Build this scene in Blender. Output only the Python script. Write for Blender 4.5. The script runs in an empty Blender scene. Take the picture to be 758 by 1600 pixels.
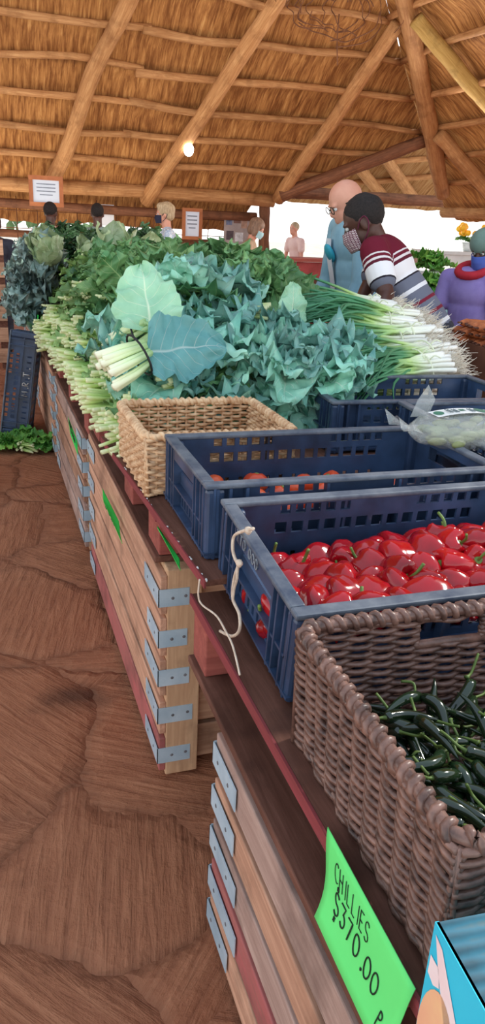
import bpy, math, random
from mathutils import Vector as V, Matrix, Quaternion, noise as mnoise
R = random.Random(7)
SC = bpy.context.scene
COL = SC.collection
PI = math.pi

# ------------------------------------------------------------------ camera
F, IW, IH, CH = 1186.0, 758, 1600, 1.6
ROLL = math.atan(0.05); PITCH = math.radians(20.925); YAW = math.radians(19.2)
_Rv = V((math.cos(YAW), -math.sin(YAW), 0))
_Fv = V((math.sin(YAW) * math.cos(PITCH), math.cos(YAW) * math.cos(PITCH), -math.sin(PITCH)))
_Dv = _Fv.cross(_Rv)
CX = _Rv * math.cos(ROLL) - _Dv * math.sin(ROLL)
CD = _Rv * math.sin(ROLL) + _Dv * math.cos(ROLL)
cam = bpy.data.cameras.new('camera'); camo = bpy.data.objects.new('camera', cam); COL.objects.link(camo)
mm = Matrix((CX, -CD, -_Fv)).transposed().to_4x4(); mm.translation = V((0, 0, CH))
camo.matrix_world = mm
cam.sensor_fit = 'VERTICAL'; cam.sensor_height = 24; cam.lens = 24 * F / IH
cam.clip_start = .02; cam.clip_end = 200
SC.camera = camo

def ray(px, py):
    return CX * (px - IW / 2) + CD * (py - IH / 2) + _Fv * F
def at(px, py, Y=None, z=None, X=None):
    d = ray(px, py)
    k = Y / d.y if Y is not None else ((z - CH) / d.z if z is not None else X / d.x)
    return d * k + V((0, 0, CH))
def proj(p):
    q = V(p) - V((0, 0, CH)); zf = q.dot(_Fv)
    return (F * q.dot(CX) / zf + IW / 2, F * q.dot(CD) / zf + IH / 2, zf)

# ------------------------------------------------------------------ materials
def lin(c):
    return tuple(((x / 255) / 12.92 if x / 255 <= .04045 else ((x / 255 + .055) / 1.055) ** 2.4) for x in c) + (1,)
class NT:
    def __init__(s, name):
        s.m = bpy.data.materials.new(name); s.m.use_nodes = True
        s.t = s.m.node_tree; s.b = s.t.nodes['Principled BSDF']; s.out = s.t.nodes['Material Output']
    def n(s, kind, **kw):
        o = s.t.nodes.new(kind)
        for k, v in kw.items(): setattr(o, k, v)
        return o
    def l(s, a, b): s.t.links.new(a, b)
    def ramp(s, fac, stops, interp='LINEAR'):
        r = s.n('ShaderNodeValToRGB'); e = r.color_ramp.elements; r.color_ramp.interpolation = interp
        while len(e) < len(stops): e.new(.5)
        for i, (p, c) in enumerate(stops): e[i].position = p; e[i].color = c
        s.l(fac, r.inputs[0]); return r.outputs[0]
    def noise(s, vec, scale, detail=4, rough=.6, dist=0):
        o = s.n('ShaderNodeTexNoise'); o.inputs['Scale'].default_value = scale
        o.inputs['Detail'].default_value = detail; o.inputs['Roughness'].default_value = rough
        o.inputs['Distortion'].default_value = dist
        if vec: s.l(vec, o.inputs['Vector'])
        return o.outputs[0]
    def math(s, op, a, b=None, c=None):
        o = s.n('ShaderNodeMath', operation=op)
        for i, x in enumerate((a, b, c)):
            if x is None: continue
            if isinstance(x, (int, float)): o.inputs[i].default_value = x
            else: s.l(x, o.inputs[i])
        return o.outputs[0]
    def mix(s, fac, a, b, bt='MIX'):
        o = s.n('ShaderNodeMix', data_type='RGBA', blend_type=bt)
        for i, x in ((0, fac), (6, a), (7, b)):
            if isinstance(x, (int, float)): o.inputs[i].default_value = x
            elif isinstance(x, tuple): o.inputs[i].default_value = x
            else: s.l(x, o.inputs[i])
        return o.outputs[2]
    def objco(s, scale=(1, 1, 1), rnd=True):
        tc = s.n('ShaderNodeTexCoord'); mp = s.n('ShaderNodeMapping'); mp.inputs['Scale'].default_value = scale
        s.l(tc.outputs['Object'], mp.inputs['Vector'])
        if rnd:
            oi = s.n('ShaderNodeObjectInfo'); cb = s.n('ShaderNodeCombineXYZ')
            k = s.math('MULTIPLY', oi.outputs['Random'], 37.0)
            for i in range(3): s.l(k, cb.inputs[i])
            s.l(cb.outputs[0], mp.inputs['Location'])
        return mp.outputs[0]
    def rnd(s, col, amt, sat=1.0):
        oi = s.n('ShaderNodeObjectInfo'); h = s.n('ShaderNodeHueSaturation')
        v = s.math('MULTIPLY_ADD', oi.outputs['Random'], 2 * amt, 1 - amt)
        s.l(v, h.inputs['Value']); h.inputs['Saturation'].default_value = sat; s.l(col, h.inputs['Color'])
        return h.outputs[0]
    def bump(s, h, strength=.3, dist=.01):
        b = s.n('ShaderNodeBump'); b.inputs['Strength'].default_value = strength; b.inputs['Distance'].default_value = dist
        s.l(h, b.inputs['Height']); s.l(b.outputs[0], s.b.inputs['Normal'])
    def base(s, col, rough=.6, spec=.4):
        if isinstance(col, tuple): s.b.inputs['Base Color'].default_value = col
        else: s.l(col, s.b.inputs['Base Color'])
        s.b.inputs['Roughness'].default_value = rough; s.b.inputs['Specular IOR Level'].default_value = spec
    def translucent(s, col, amt):
        t = s.n('ShaderNodeBsdfTranslucent'); mx = s.n('ShaderNodeMixShader'); mx.inputs[0].default_value = amt
        if isinstance(col, tuple): t.inputs[0].default_value = col
        else: s.l(col, t.inputs[0])
        s.l(s.b.outputs[0], mx.inputs[1]); s.l(t.outputs[0], mx.inputs[2]); s.l(mx.outputs[0], s.out.inputs[0])

def simple(name, c1, c2=None, scale=12, stretch=(1, 1, 1), rough=.6, bump=.25, bd=.004, rnd=.1, spec=.4, detail=5):
    t = NT(name); c2 = c2 or tuple(int(x * .7) for x in c1)
    n = t.noise(t.objco(stretch), scale, detail)
    c = t.ramp(n, [(.3, lin(c2)), (.7, lin(c1))])
    if rnd: c = t.rnd(c, rnd)
    t.base(c, rough, spec)
    if bump: t.bump(n, bump, bd)
    return t.m
def wood(name, c1, c2, axis, rnd=.18, rough=.75, dirt=None):
    st = [14, 14, 14]; st[axis] = .9
    t = NT(name); co = t.objco(tuple(st))
    n = t.noise(co, 3.2, 8, .65, .6); n2 = t.noise(t.objco((1.6, 1.6, 1.6)), 3, 5)
    c = t.ramp(n, [(.28, lin(c2)), (.5, lin(tuple((a + b) // 2 for a, b in zip(c1, c2)))), (.68, lin(c1))])
    d = dirt or tuple(int(x * .55) for x in c2)
    c = t.mix(t.ramp(n2, [(.5, (0, 0, 0, 1)), (.78, (.75, .75, .75, 1))]), c, lin(d))
    c = t.rnd(c, rnd); t.base(c, rough, .25); t.bump(n, .35, .004)
    return t.m
def attr_ramp(name, stops, rough=.5, rnd=.1, nz=.12, scale=30, bump=.15, interp='LINEAR', spec=.4):
    t = NT(name); a = t.n('ShaderNodeAttribute'); a.attribute_name = 't'
    n = t.noise(t.objco(), scale, 3)
    f = t.math('ADD', a.outputs['Fac'], t.math('MULTIPLY', t.math('SUBTRACT', n, .5), nz))
    c = t.ramp(f, [(p, lin(c)) for p, c in stops], interp)
    if rnd: c = t.rnd(c, rnd)
    t.base(c, rough, spec)
    if bump: t.bump(n, bump, .003)
    return t.m
def leafmat(name, c1, c2, vein, veinw=.022, rough=.42, rnd=.2):
    t = NT(name); uv = t.n('ShaderNodeTexCoord'); sp = t.n('ShaderNodeSeparateXYZ'); t.l(uv.outputs['UV'], sp.inputs[0])
    u, v = sp.outputs[0], sp.outputs[1]            # u along the midrib, v across (0.5 = midrib)
    av = t.math('ABSOLUTE', t.math('MULTIPLY', t.math('SUBTRACT', v, .5), 2.0))
    mid = t.math('SUBTRACT', 1.0, t.math('DIVIDE', av, t.math('MULTIPLY_ADD', u, -.04, .07)))
    ph = t.math('MULTIPLY', t.math('SUBTRACT', u, t.math('MULTIPLY', t.math('POWER', av, 1.15), .26)), 7.0)
    ph = t.math('ADD', ph, t.math('MULTIPLY', v, .9))
    fr = t.math('ABSOLUTE', t.math('SUBTRACT', t.math('FRACT', ph), .5))
    side = t.math('SUBTRACT', 1.0, t.math('DIVIDE', fr, t.math('MULTIPLY_ADD', av, -veinw * 2.2, veinw * 3.4)))
    vn = t.math('MAXIMUM', mid, t.math('MULTIPLY', side, .75)); vn = t.math('MAXIMUM', vn, 0.0)
    n = t.noise(t.objco(), 9, 5); n2 = t.noise(t.objco(), 70, 3)
    c = t.ramp(n, [(.3, lin(c2)), (.7, lin(c1))])
    c = t.mix(t.math('MULTIPLY', vn, .85), c, lin(vein))
    at_ = t.n('ShaderNodeAttribute'); at_.attribute_name = 't'; hs = t.n('ShaderNodeHueSaturation'); t.l(c, hs.inputs['Color'])
    t.l(t.math('MULTIPLY_ADD', at_.outputs['Fac'], .6, .66), hs.inputs['Value']); t.l(t.math('MULTIPLY_ADD', at_.outputs['Fac'], -.035, .515), hs.inputs['Hue']); c = hs.outputs[0]
    c = t.rnd(c, rnd); t.base(c, rough, .45)
    t.bump(t.math('ADD', t.math('MULTIPLY', vn, -.7), t.math('MULTIPLY', n2, .5)), .45, .006)
    t.translucent(c, .15)
    return t.m

# ------------------------------------------------------------------ mesh building
class MB:
    def __init__(s): s.v = []; s.f = []; s.mi = []; s.uv = {}; s.t = {}; s.flat = set()
    def add(s, vs, fs, mi=0, M=None, uv=None, tv=None, flat=False):
        o = len(s.v)
        for i, p in enumerate(vs):
            s.v.append(tuple(M @ V(p)) if M is not None else tuple(p))
            if uv is not None: s.uv[o + i] = uv[i]
            if tv is not None: s.t[o + i] = tv[i]
        for f in fs:
            if flat: s.flat.add(len(s.f))
            s.f.append(tuple(o + i for i in f)); s.mi.append(mi)
        return s
    def box(s, x0, x1, y0, y1, z0, z1, M=None, mi=0):
        vs = [(x, y, z) for z in (z0, z1) for y in (y0, y1) for x in (x0, x1)]
        return s.add(vs, [(0, 2, 3, 1), (4, 5, 7, 6), (0, 1, 5, 4), (2, 6, 7, 3), (0, 4, 6, 2), (1, 3, 7, 5)], mi, M, flat=True)
    def tube(s, pts, r, n=6, mi=0, M=None, tv=None, closed=False, sq=1.0, up=None, round_ends=False):
        pts = [V(p) for p in pts]; N = len(pts)
        rr = r if isinstance(r, (list, tuple)) else [r] * N
        if round_ends:
            P, RR, TV = [], [], []
            d0 = (pts[0] - pts[1]).normalized(); d1 = (pts[-1] - pts[-2]).normalized()
            for a in (0.98, .75, .4): P.append(pts[0] + d0 * rr[0] * a); RR.append(rr[0] * math.sqrt(1 - a * a))
            P += pts; RR += list(rr)
            for a in (.4, .75, .98): P.append(pts[-1] + d1 * rr[-1] * a); RR.append(rr[-1] * math.sqrt(1 - a * a))
            if tv is not None: tv = [tv[0]] * 3 + list(tv) + [tv[-1]] * 3
            pts, rr, N = P, RR, len(P)
        vs, tt = [], []
        nrm = None
        for i, p in enumerate(pts):
            if closed: d = pts[(i + 1) % N] - pts[i - 1]
            else: d = pts[min(i + 1, N - 1)] - pts[max(i - 1, 0)]
            d = d.normalized() if d.length > 1e-9 else V((0, 0, 1))
            if nrm is None:
                a = V(up) if up else (V((0, 0, 1)) if abs(d.z) < .9 else V((1, 0, 0)))
                nrm = (a - d * a.dot(d)).normalized()
            else:
                nrm = nrm - d * nrm.dot(d)
                nrm = nrm.normalized() if nrm.length > 1e-6 else d.orthogonal().normalized()
            b = d.cross(nrm)
            for k in range(n):
                a = 2 * PI * k / n
                vs.append(p + nrm * (math.cos(a) * rr[i] * sq) + b * (math.sin(a) * rr[i]))
                if tv is not None: tt.append(tv[i])
        fs = []
        for i in range(N if closed else N - 1):
            j = (i + 1) % N
            for k in range(n): fs.append((i * n + k, i * n + (k + 1) % n, j * n + (k + 1) % n, j * n + k))
        if not closed:
            fs.append(tuple(range(n - 1, -1, -1))); fs.append(tuple((N - 1) * n + k for k in range(n)))
        return s.add(vs, fs, mi, M, tv=tt if tv is not None else None)
    def ell(s, c, r, n=14, m=9, M=None, mi=0, tv=None, fn=None):
        vs = []; c = V(c); r = (r, r, r) if isinstance(r, (int, float)) else r
        for i in range(1, m):
            th = PI * i / m
            for k in range(n):
                ph = 2 * PI * k / n
                d = V((math.sin(th) * math.cos(ph), math.sin(th) * math.sin(ph), math.cos(th)))
                q = fn(d) if fn else 1
                vs.append(c + V((d.x * r[0], d.y * r[1], d.z * r[2])) * q)
        q = fn(V((0, 0, 1))) if fn else 1; vs.append(c + V((0, 0, r[2] * q)))
        q = fn(V((0, 0, -1))) if fn else 1; vs.append(c + V((0, 0, -r[2] * q)))
        fs = []
        for i in range(m - 2):
            for k in range(n): fs.append((i * n + k, (i + 1) * n + k, (i + 1) * n + (k + 1) % n, i * n + (k + 1) % n))
        a, b = (m - 1) * n, (m - 1) * n + 1
        for k in range(n): fs.append((a, k, (k + 1) % n)); fs.append((b, (m - 2) * n + (k + 1) % n, (m - 2) * n + k))
        return s.add(vs, fs, mi, M, tv=[tv] * len(vs) if tv is not None else None)
    def grid(s, fn, nu, nv, mi=0, M=None, uv=True, tv=None):
        vs, us = [], []
        for i in range(nu + 1):
            for j in range(nv + 1):
                vs.append(fn(i / nu, j / nv)); us.append((i / nu, j / nv))
        fs = [(i * (nv + 1) + j, (i + 1) * (nv + 1) + j, (i + 1) * (nv + 1) + j + 1, i * (nv + 1) + j + 1) for i in range(nu) for j in range(nv)]
        return s.add(vs, fs, mi, M, uv=us if uv else None, tv=tv)
    def poly(s, pts, mi=0, M=None):
        return s.add(pts, [tuple(range(len(pts)))], mi, M, flat=True)
    def mesh(s, name, mats, smooth=True):
        me = bpy.data.meshes.new(name); me.from_pydata(s.v, [], s.f)
        for m in (mats if isinstance(mats, (list, tuple)) else [mats]): me.materials.append(m)
        me.polygons.foreach_set('material_index', s.mi)
        me.polygons.foreach_set('use_smooth', [smooth and i not in s.flat for i in range(len(s.f))])
        if s.uv:
            L = me.uv_layers.new(name='UVMap'); idx = [0] * len(me.loops); me.loops.foreach_get('vertex_index', idx)
            buf = []
            for i in idx: buf.extend(s.uv.get(i, (0, .5)))
            L.data.foreach_set('uv', buf)
        if s.t:
            A = me.attributes.new('t', 'FLOAT', 'POINT'); A.data.foreach_set('value', [s.t.get(i, 0.0) for i in range(len(s.v))])
        me.update(); return me
    def build(s, name, mats, parent=None, smooth=True, bevel=0):
        o = bpy.data.objects.new(name, s.mesh(name, mats, smooth)); COL.objects.link(o)
        if parent is not None: o.parent = parent
        if bevel:
            b = o.modifiers.new('bevel', 'BEVEL'); b.width = bevel; b.segments = 2; b.limit_method = 'ANGLE'
        return o
def tag(o, label=None, cat=None, group=None, kind=None):
    if label: o['label'] = label
    if cat: o['category'] = cat
    if group: o['group'] = group
    if kind: o['kind'] = kind
    return o
def thing(name, loc, label, cat, group=None, rz=0, M=None):
    o = bpy.data.objects.new(name, None); COL.objects.link(o); o.empty_display_size = .05
    if M is not None: o.matrix_world = M
    else: o.location = loc; o.rotation_euler = (0, 0, rz)
    return tag(o, label, cat, group)
def dup(o, parent=None):
    c = o.copy(); COL.objects.link(c)
    if parent is not None: c.parent = parent
    for ch in list(o.children): dup(ch, c)
    return c
def frame(loc, xdir, zdir):
    x = V(xdir).normalized(); z = V(zdir); z = (z - x * z.dot(x)).normalized(); y = z.cross(x)
    m = Matrix((x, y, z)).transposed().to_4x4(); m.translation = V(loc); return m
def TR(x, y, z, rz=0, rx=0, ry=0):
    return Matrix.Translation((x, y, z)) @ Matrix.Rotation(rz, 4, 'Z') @ Matrix.Rotation(ry, 4, 'Y') @ Matrix.Rotation(rx, 4, 'X')
def smooth_path(pts, k=6):
    pts = [V(p) for p in pts]; out = []
    for i in range(len(pts) - 1):
        a, b = pts[max(i - 1, 0)], pts[i]; c, d = pts[i + 1], pts[min(i + 2, len(pts) - 1)]
        for j in range(k):
            t = j / k
            out.append(.5 * ((2 * b) + (c - a) * t + (2 * a - 5 * b + 4 * c - d) * t * t + (3 * b - a - 3 * c + d) * t ** 3))
    out.append(pts[-1]); return out

# handwriting strokes, unit cells (x right, y down)
def arc(cx, cy, rx, ry, a0, a1, n=10):
    return [(cx + rx * math.cos(math.radians(a0 + (a1 - a0) * i / n)), cy + ry * math.sin(math.radians(a0 + (a1 - a0) * i / n))) for i in range(n + 1)]
GL = {
 'C': [arc(.55, .5, .45, .5, -50, -310, 12)], 'H': [[(.1, 0), (.1, 1)], [(.8, 0), (.8, 1)], [(.1, .5), (.8, .5)]],
 'I': [[(.4, 0), (.4, 1)]], 'L': [[(.2, 0), (.2, 1), (.8, 1)]], 'E': [[(.8, 0), (.2, 0), (.2, 1), (.8, 1)], [(.2, .5), (.7, .5)]],
 'S': [arc(.5, .27, .36, .27, -30, -270, 9) + arc(.5, .77, .36, .23, -90, 150, 9)],
 '3': [[(.1, 0), (.8, 0), (.45, .42)] + arc(.45, .7, .36, .3, -80, 150, 9)], '7': [[(.1, .05), (.8, 0), (.35, 1)], ],
 '0': [arc(.5, .5, .42, .5, 0, 360, 16)], '.': [arc(.5, .98, .07, .05, 0, 360, 5)],
 '"': [[(.35, 0), (.35, .25)], [(.6, 0), (.6, .25)]], 'P': [[(.2, 1), (.2, 0)] , [(.2, 0)] + arc(.35, .25, .4, .26, -90, 90, 8) + [(.2, .5)]],
 'e': [[(.2, .7), (.8, .65)] + arc(.5, .7, .3, .3, -10, -300, 9)], 'R': [[(.2, 1), (.2, 0)] + arc(.35, .25, .4, .26, -90, 90, 8) + [(.2, .5), (.8, 1)]],
 'r': [[(.25, .4), (.25, 1)], [(.25, .6), (.5, .42), (.75, .45)]], 'M': [[(.05, 1), (.15, 0), (.5, .7), (.85, 0), (.95, 1)]], 'T': [[(.5, 0), (.5, 1)], [(.05, 0), (.95, 0)]],
 'A': [[(.05, 1), (.5, 0), (.95, 1)], [(.25, .6), (.75, .6)]], '$': [arc(.5, .27, .36, .27, -30, -270, 9) + arc(.5, .77, .36, .23, -90, 150, 9), [(.45, -.3), (.43, -.1)], [(.6, -.3), (.58, -.1)], [(.42, 1.1), (.4, 1.3)], [(.57, 1.1), (.55, 1.3)]],
 'O': [arc(.5, .5, .45, .5, 0, 360, 16)], 'N': [[(.1, 1), (.1, 0), (.85, 1), (.85, 0)]], 'V': [[(.05, 0), (.5, 1), (.95, 0)]], 'G': [arc(.55, .5, .45, .5, -50, -330, 12) + [(.95, .55), (.6, .55)]],
}
def write(mb, text, surf, x, y, cw, ch, r, mi=0, gap=1.25, n=4):
    for chx in text:
        if chx in GL:
            for st in GL[chx]:
                pts = [surf(x + a * cw, y + b * ch) for a, b in st]
                mb.tube(pts, r, n, mi)
        x += cw * gap * (.55 if chx in '.I"' else 1)
    return x
# ------------------------------------------------------------------ palette
M_post = wood('pale_post_wood', (222, 184, 146), (186, 144, 110), 2, .08)
M_slat = wood('slat_wood', (214, 168, 140), (168, 122, 98), 1, .2)
M_slatx = wood('slat_wood_cross', (214, 174, 144), (170, 128, 102), 0, .15)
M_slatred = wood('red_slat_wood', (196, 104, 104), (170, 110, 100), 1, .08)
M_slatgrey = wood('grey_slat_wood', (204, 174, 160), (158, 126, 114), 1, .12)
M_red = wood('red_paint_wood', (160, 72, 78), (120, 56, 56), 1, .08, dirt=(92, 60, 50))
M_redblk = wood('red_block_wood', (178, 100, 88), (140, 72, 66), 0, .12, dirt=(120, 70, 60))
M_brown = wood('brown_deck_wood', (124, 84, 70), (88, 54, 42), 1, .1)
M_zinc = simple('zinc_strap', (206, 228, 240), (164, 194, 212), 9, rough=.38, bump=.05, rnd=.06, spec=.6)
for _m in (M_zinc,): _m.node_tree.nodes['Principled BSDF'].inputs['Metallic'].default_value = .2
M_nail = simple('nail_grey', (120, 120, 125), None, 20, rough=.4)
M_crate = simple('navy_crate_plastic', (62, 86, 122), (32, 44, 64), 6, rough=.34, bump=.12, bd=.002, rnd=.05, spec=.55)
M_cratetop = simple('dusty_crate_rim', (116, 122, 130), (48, 62, 84), 14, rough=.5, bump=.1, rnd=.05, spec=.5)
M_wickl = simple('pale_wicker', (240, 206, 164), (178, 128, 88), 26, rough=.5, bump=.3, rnd=.05)
M_wickd = simple('dark_wicker', (150, 112, 98), (58, 40, 36), 30, rough=.36, bump=.35, rnd=.05, spec=.5)
M_paper = simple('green_card', (110, 238, 128), (100, 226, 118), 5, rough=.75, bump=.05, rnd=.05)
M_paper2 = simple('bright_green_card', (48, 214, 84), (40, 190, 72), 5, rough=.75, bump=.05, rnd=.05)
M_faint = simple('faint_print', (150, 158, 166), None, 60, rough=.6, bump=0, rnd=0)
M_ink = simple('black_ink', (28, 40, 32), None, 5, rough=.6, bump=0, rnd=0)
M_white = simple('white_print', (235, 235, 232), None, 5, rough=.6, bump=0, rnd=0)
M_stem = attr_ramp('pale_stem', [(0, (232, 238, 188)), (.2, (196, 220, 138)), (.6, (148, 190, 100)), (1, (100, 150, 76))], .4, .12)
M_stemp = attr_ramp('white_stem', [(0, (240, 244, 214)), (.5, (214, 232, 178)), (1, (150, 190, 120))], .4, .08)
M_tie = simple('black_tie', (30, 32, 34), None, 30, rough=.5, bump=.1)
M_leafg = leafmat('mid_green_leaf', (158, 198, 126), (104, 152, 86), (204, 226, 164))
M_leafb = leafmat('blue_green_leaf', (172, 226, 206), (114, 184, 170), (218, 242, 228), rnd=.14)
M_leafhero = leafmat('pale_collard_leaf', (176, 220, 188), (146, 196, 164), (228, 244, 210), .02, rnd=.06)
M_leafblue = leafmat('blue_collard_leaf', (132, 198, 192), (100, 168, 164), (220, 240, 232), .02, rnd=.06)
M_leafd = leafmat('deep_green_leaf', (136, 186, 122), (78, 134, 82), (190, 220, 156))
M_leafk = leafmat('grey_kale_leaf', (160, 186, 180), (112, 142, 138), (196, 214, 206))
M_leafp = leafmat('dark_parsley_leaf', (64, 106, 62), (32, 64, 38), (96, 136, 86))
M_leafl = leafmat('lime_leaf', (120, 186, 84), (70, 140, 56), (180, 220, 130))
M_cab = leafmat('pale_cabbage_leaf', (206, 222, 176), (160, 190, 134), (238, 242, 214), .03, rnd=.08)
M_onion = attr_ramp('spring_onion', [(0, (252, 250, 242)), (.16, (244, 246, 228)), (.27, (190, 220, 140)), (.42, (84, 150, 104)), (1, (44, 112, 84))], .35, .1, .06)
M_root = simple('onion_root', (246, 240, 226), (214, 200, 176), 20, rough=.7, bump=0)
M_pepper = simple('red_pepper_skin', (192, 12, 28), (124, 6, 18), 5, rough=.15, bump=.25, bd=.006, rnd=.14, spec=.6)
M_pstem = simple('pepper_stalk', (124, 150, 70), (84, 112, 50), 20, rough=.5)
M_chili = simple('green_chilli_skin', (36, 56, 30), (12, 22, 14), 6, rough=.14, bump=.1, rnd=.3, spec=.7)  # skin colour darkened to carry the deep shadow inside the basket
M_chst = simple('chilli_stalk', (110, 132, 62), (70, 92, 40), 20, rough=.5, rnd=.2)
M_tom = simple('tomato_skin', (222, 96, 52), (196, 56, 34), 4, rough=.22, bump=.05, rnd=.15, spec=.5)
M_carrot = simple('carrot_skin', (206, 120, 70), (150, 78, 44), 14, stretch=(3, 1, 1), rough=.6, rnd=.12)
M_aub = simple('aubergine_skin', (62, 34, 44), (34, 20, 30), 4, rough=.2, bump=0, spec=.6)
M_twine = simple('cream_twine', (232, 214, 194), (190, 166, 144), 60, rough=.8, bump=.4)
M_log = wood('debarked_log', (206, 158, 108), (158, 106, 64), 2, .12, dirt=(120, 76, 44))
M_logd = wood('dark_log', (146, 98, 70), (98, 62, 44), 2, .1)
M_logy = wood('yellow_log', (206, 172, 104), (164, 126, 66), 2, .05)
M_skin_d = simple('dark_brown_skin', (96, 64, 54), (70, 44, 38), 5, rough=.45, bump=0, rnd=0)
M_skin_l = simple('fair_skin', (222, 164, 140), (204, 138, 116), 5, rough=.5, bump=0, rnd=0)
M_hair_b = simple('black_hair', (44, 36, 34), (22, 18, 18), 90, rough=.8, bump=.6, rnd=0)
M_hair_g = simple('ash_blond_hair', (206, 184, 150), (150, 124, 94), 50, stretch=(1, 1, .3), rough=.6, bump=.6, rnd=0)
M_hair_r = simple('grey_brown_hair', (150, 118, 96), (100, 76, 62), 50, stretch=(1, 1, .3), rough=.6, bump=.6, rnd=0)

# ------------------------------------------------------------------ floor & ground
def floor_mat():
    t = NT('red_brown_earth_paving'); tc = t.n('ShaderNodeTexCoord')
    co = tc.outputs['Object']
    w = t.n('ShaderNodeTexNoise'); w.inputs['Scale'].default_value = 1.7; w.inputs['Detail'].default_value = 5; t.l(co, w.inputs['Vector'])
    ad = t.n('ShaderNodeVectorMath', operation='MULTIPLY_ADD'); t.l(w.outputs['Color'], ad.inputs[0]); ad.inputs[1].default_value = (.55, .55, 0); t.l(co, ad.inputs[2])
    vo = t.n('ShaderNodeTexVoronoi', feature='DISTANCE_TO_EDGE'); vo.inputs['Scale'].default_value = 1.75; t.l(ad.outputs[0], vo.inputs['Vector'])
    vc = t.n('ShaderNodeTexVoronoi', feature='F1'); vc.inputs['Scale'].default_value = 1.75; t.l(ad.outputs[0], vc.inputs['Vector'])
    edge = t.ramp(vo.outputs['Distance'], [(0, (0, 0, 0, 1)), (.035, (.55, .55, .55, 1)), (.09, (1, 1, 1, 1))])
    # trowel marks, in a direction that turns from stone to stone
    rot = t.n('ShaderNodeVectorRotate', rotation_type='Z_AXIS'); t.l(co, rot.inputs['Vector'])
    sp = t.n('ShaderNodeSeparateColor'); t.l(vc.outputs['Color'], sp.inputs[0]); t.l(t.math('MULTIPLY', sp.outputs[0], 2.4), rot.inputs['Angle'])
    mp = t.n('ShaderNodeMapping'); mp.inputs['Scale'].default_value = (4, 44, 1); t.l(rot.outputs[0], mp.inputs['Vector'])
    st = t.noise(mp.outputs[0], 1.0, 6, .6, .4); fine = t.noise(co, 60, 5); big = t.noise(co, 1.1, 4); mid = t.noise(co, 6, 6, .65)
    c = t.ramp(st, [(.25, lin((134, 80, 55))), (.5, lin((164, 105, 74))), (.75, lin((188, 128, 94)))])
    c = t.mix(t.ramp(big, [(.35, (0, 0, 0, 1)), (.7, (.5, .5, .5, 1))]), c, lin((170, 116, 88)))
    c = t.mix(t.ramp(mid, [(.56, (0, 0, 0, 1)), (.76, (.5, .5, .5, 1))]), c, lin((88, 52, 38)))
    c = t.mix(t.math('MULTIPLY', t.math('SUBTRACT', 1.0, edge), .3), c, lin((100, 60, 44)))
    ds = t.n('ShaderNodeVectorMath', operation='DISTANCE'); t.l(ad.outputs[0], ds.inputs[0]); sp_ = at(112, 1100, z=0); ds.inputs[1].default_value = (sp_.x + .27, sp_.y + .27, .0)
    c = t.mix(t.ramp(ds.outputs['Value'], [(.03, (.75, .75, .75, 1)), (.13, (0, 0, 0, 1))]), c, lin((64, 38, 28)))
    t.base(c, .78, .25)
    h = t.math('ADD', t.math('MULTIPLY', edge, .7), t.math('ADD', t.math('MULTIPLY', st, .5), t.math('ADD', t.math('MULTIPLY', mid, .6), t.math('MULTIPLY', fine, .12))))
    t.bump(h, 1.0, .032)
    return t.m
mb = MB()
def ff(u, v):
    x, y = -6 + 16 * u, -2 + 16 * v
    return (x, y, .012 * (mnoise.noise((x * 1.7, y * 1.7, 3)) - .5) - .006)
mb.grid(ff, 160, 160)
tag(mb.build('floor', floor_mat()), kind='structure')
M_ground = simple('sun_toned_sand', (236, 226, 208), (206, 190, 166), 1.5, rough=.9, bump=.1, rnd=0)  # very pale colour stands in for overexposed sunlight on the yard
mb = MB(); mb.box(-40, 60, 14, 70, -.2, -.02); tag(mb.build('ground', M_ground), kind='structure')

# ------------------------------------------------------------------ thatched roof
def thatch(name, axis_w, c=((184, 128, 74), (136, 86, 46))):
    t = NT(name); uv = t.n('ShaderNodeTexCoord'); mp = t.n('ShaderNodeMapping'); t.l(uv.outputs['UV'], mp.inputs['Vector'])
    mp.inputs['Scale'].default_value = (150, 5, 1)
    n = t.noise(mp.outputs[0], 1.0, 6, .62, .5)
    mp2 = t.n('ShaderNodeMapping'); mp2.inputs['Scale'].default_value = (22, 3.4, 1); t.l(uv.outputs['UV'], mp2.inputs['Vector'])
    n2 = t.noise(mp2.outputs[0], 1.0, 5, .6)
    mp3 = t.n('ShaderNodeMapping'); mp3.inputs['Scale'].default_value = (420, 9, 1); t.l(uv.outputs['UV'], mp3.inputs['Vector'])
    n3 = t.noise(mp3.outputs[0], 1.0, 3, .6)
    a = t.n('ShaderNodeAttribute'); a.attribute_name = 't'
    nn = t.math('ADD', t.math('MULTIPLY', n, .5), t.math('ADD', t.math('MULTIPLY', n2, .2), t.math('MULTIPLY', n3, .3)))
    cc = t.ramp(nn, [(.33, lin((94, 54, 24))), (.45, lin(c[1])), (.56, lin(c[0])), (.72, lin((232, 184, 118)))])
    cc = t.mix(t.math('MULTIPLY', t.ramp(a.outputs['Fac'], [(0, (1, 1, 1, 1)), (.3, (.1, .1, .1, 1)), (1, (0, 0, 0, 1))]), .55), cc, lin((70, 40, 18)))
    t.base(cc, .85, .2); t.bump(nn, .8, .05)
    t.translucent(cc, .12)
    return t.m
EZ, EY, SL = 2.0, 12.5, .7
EX = 7.78
def zmain(y): return EZ + SL * (EY - y)
def hipY(x): return x + 4.72
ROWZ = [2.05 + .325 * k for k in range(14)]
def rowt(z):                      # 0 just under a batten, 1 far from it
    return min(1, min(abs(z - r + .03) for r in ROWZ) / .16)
Pd0 = at(430, 305, Y=12.47); Pd1 = at(660, 222, Y=11.29)
M_thatch = thatch('thatch', 0)
mb = MB(); fs = []; NX, NS = 150, 150; vs = []; uvs = []; tv = []
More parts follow.
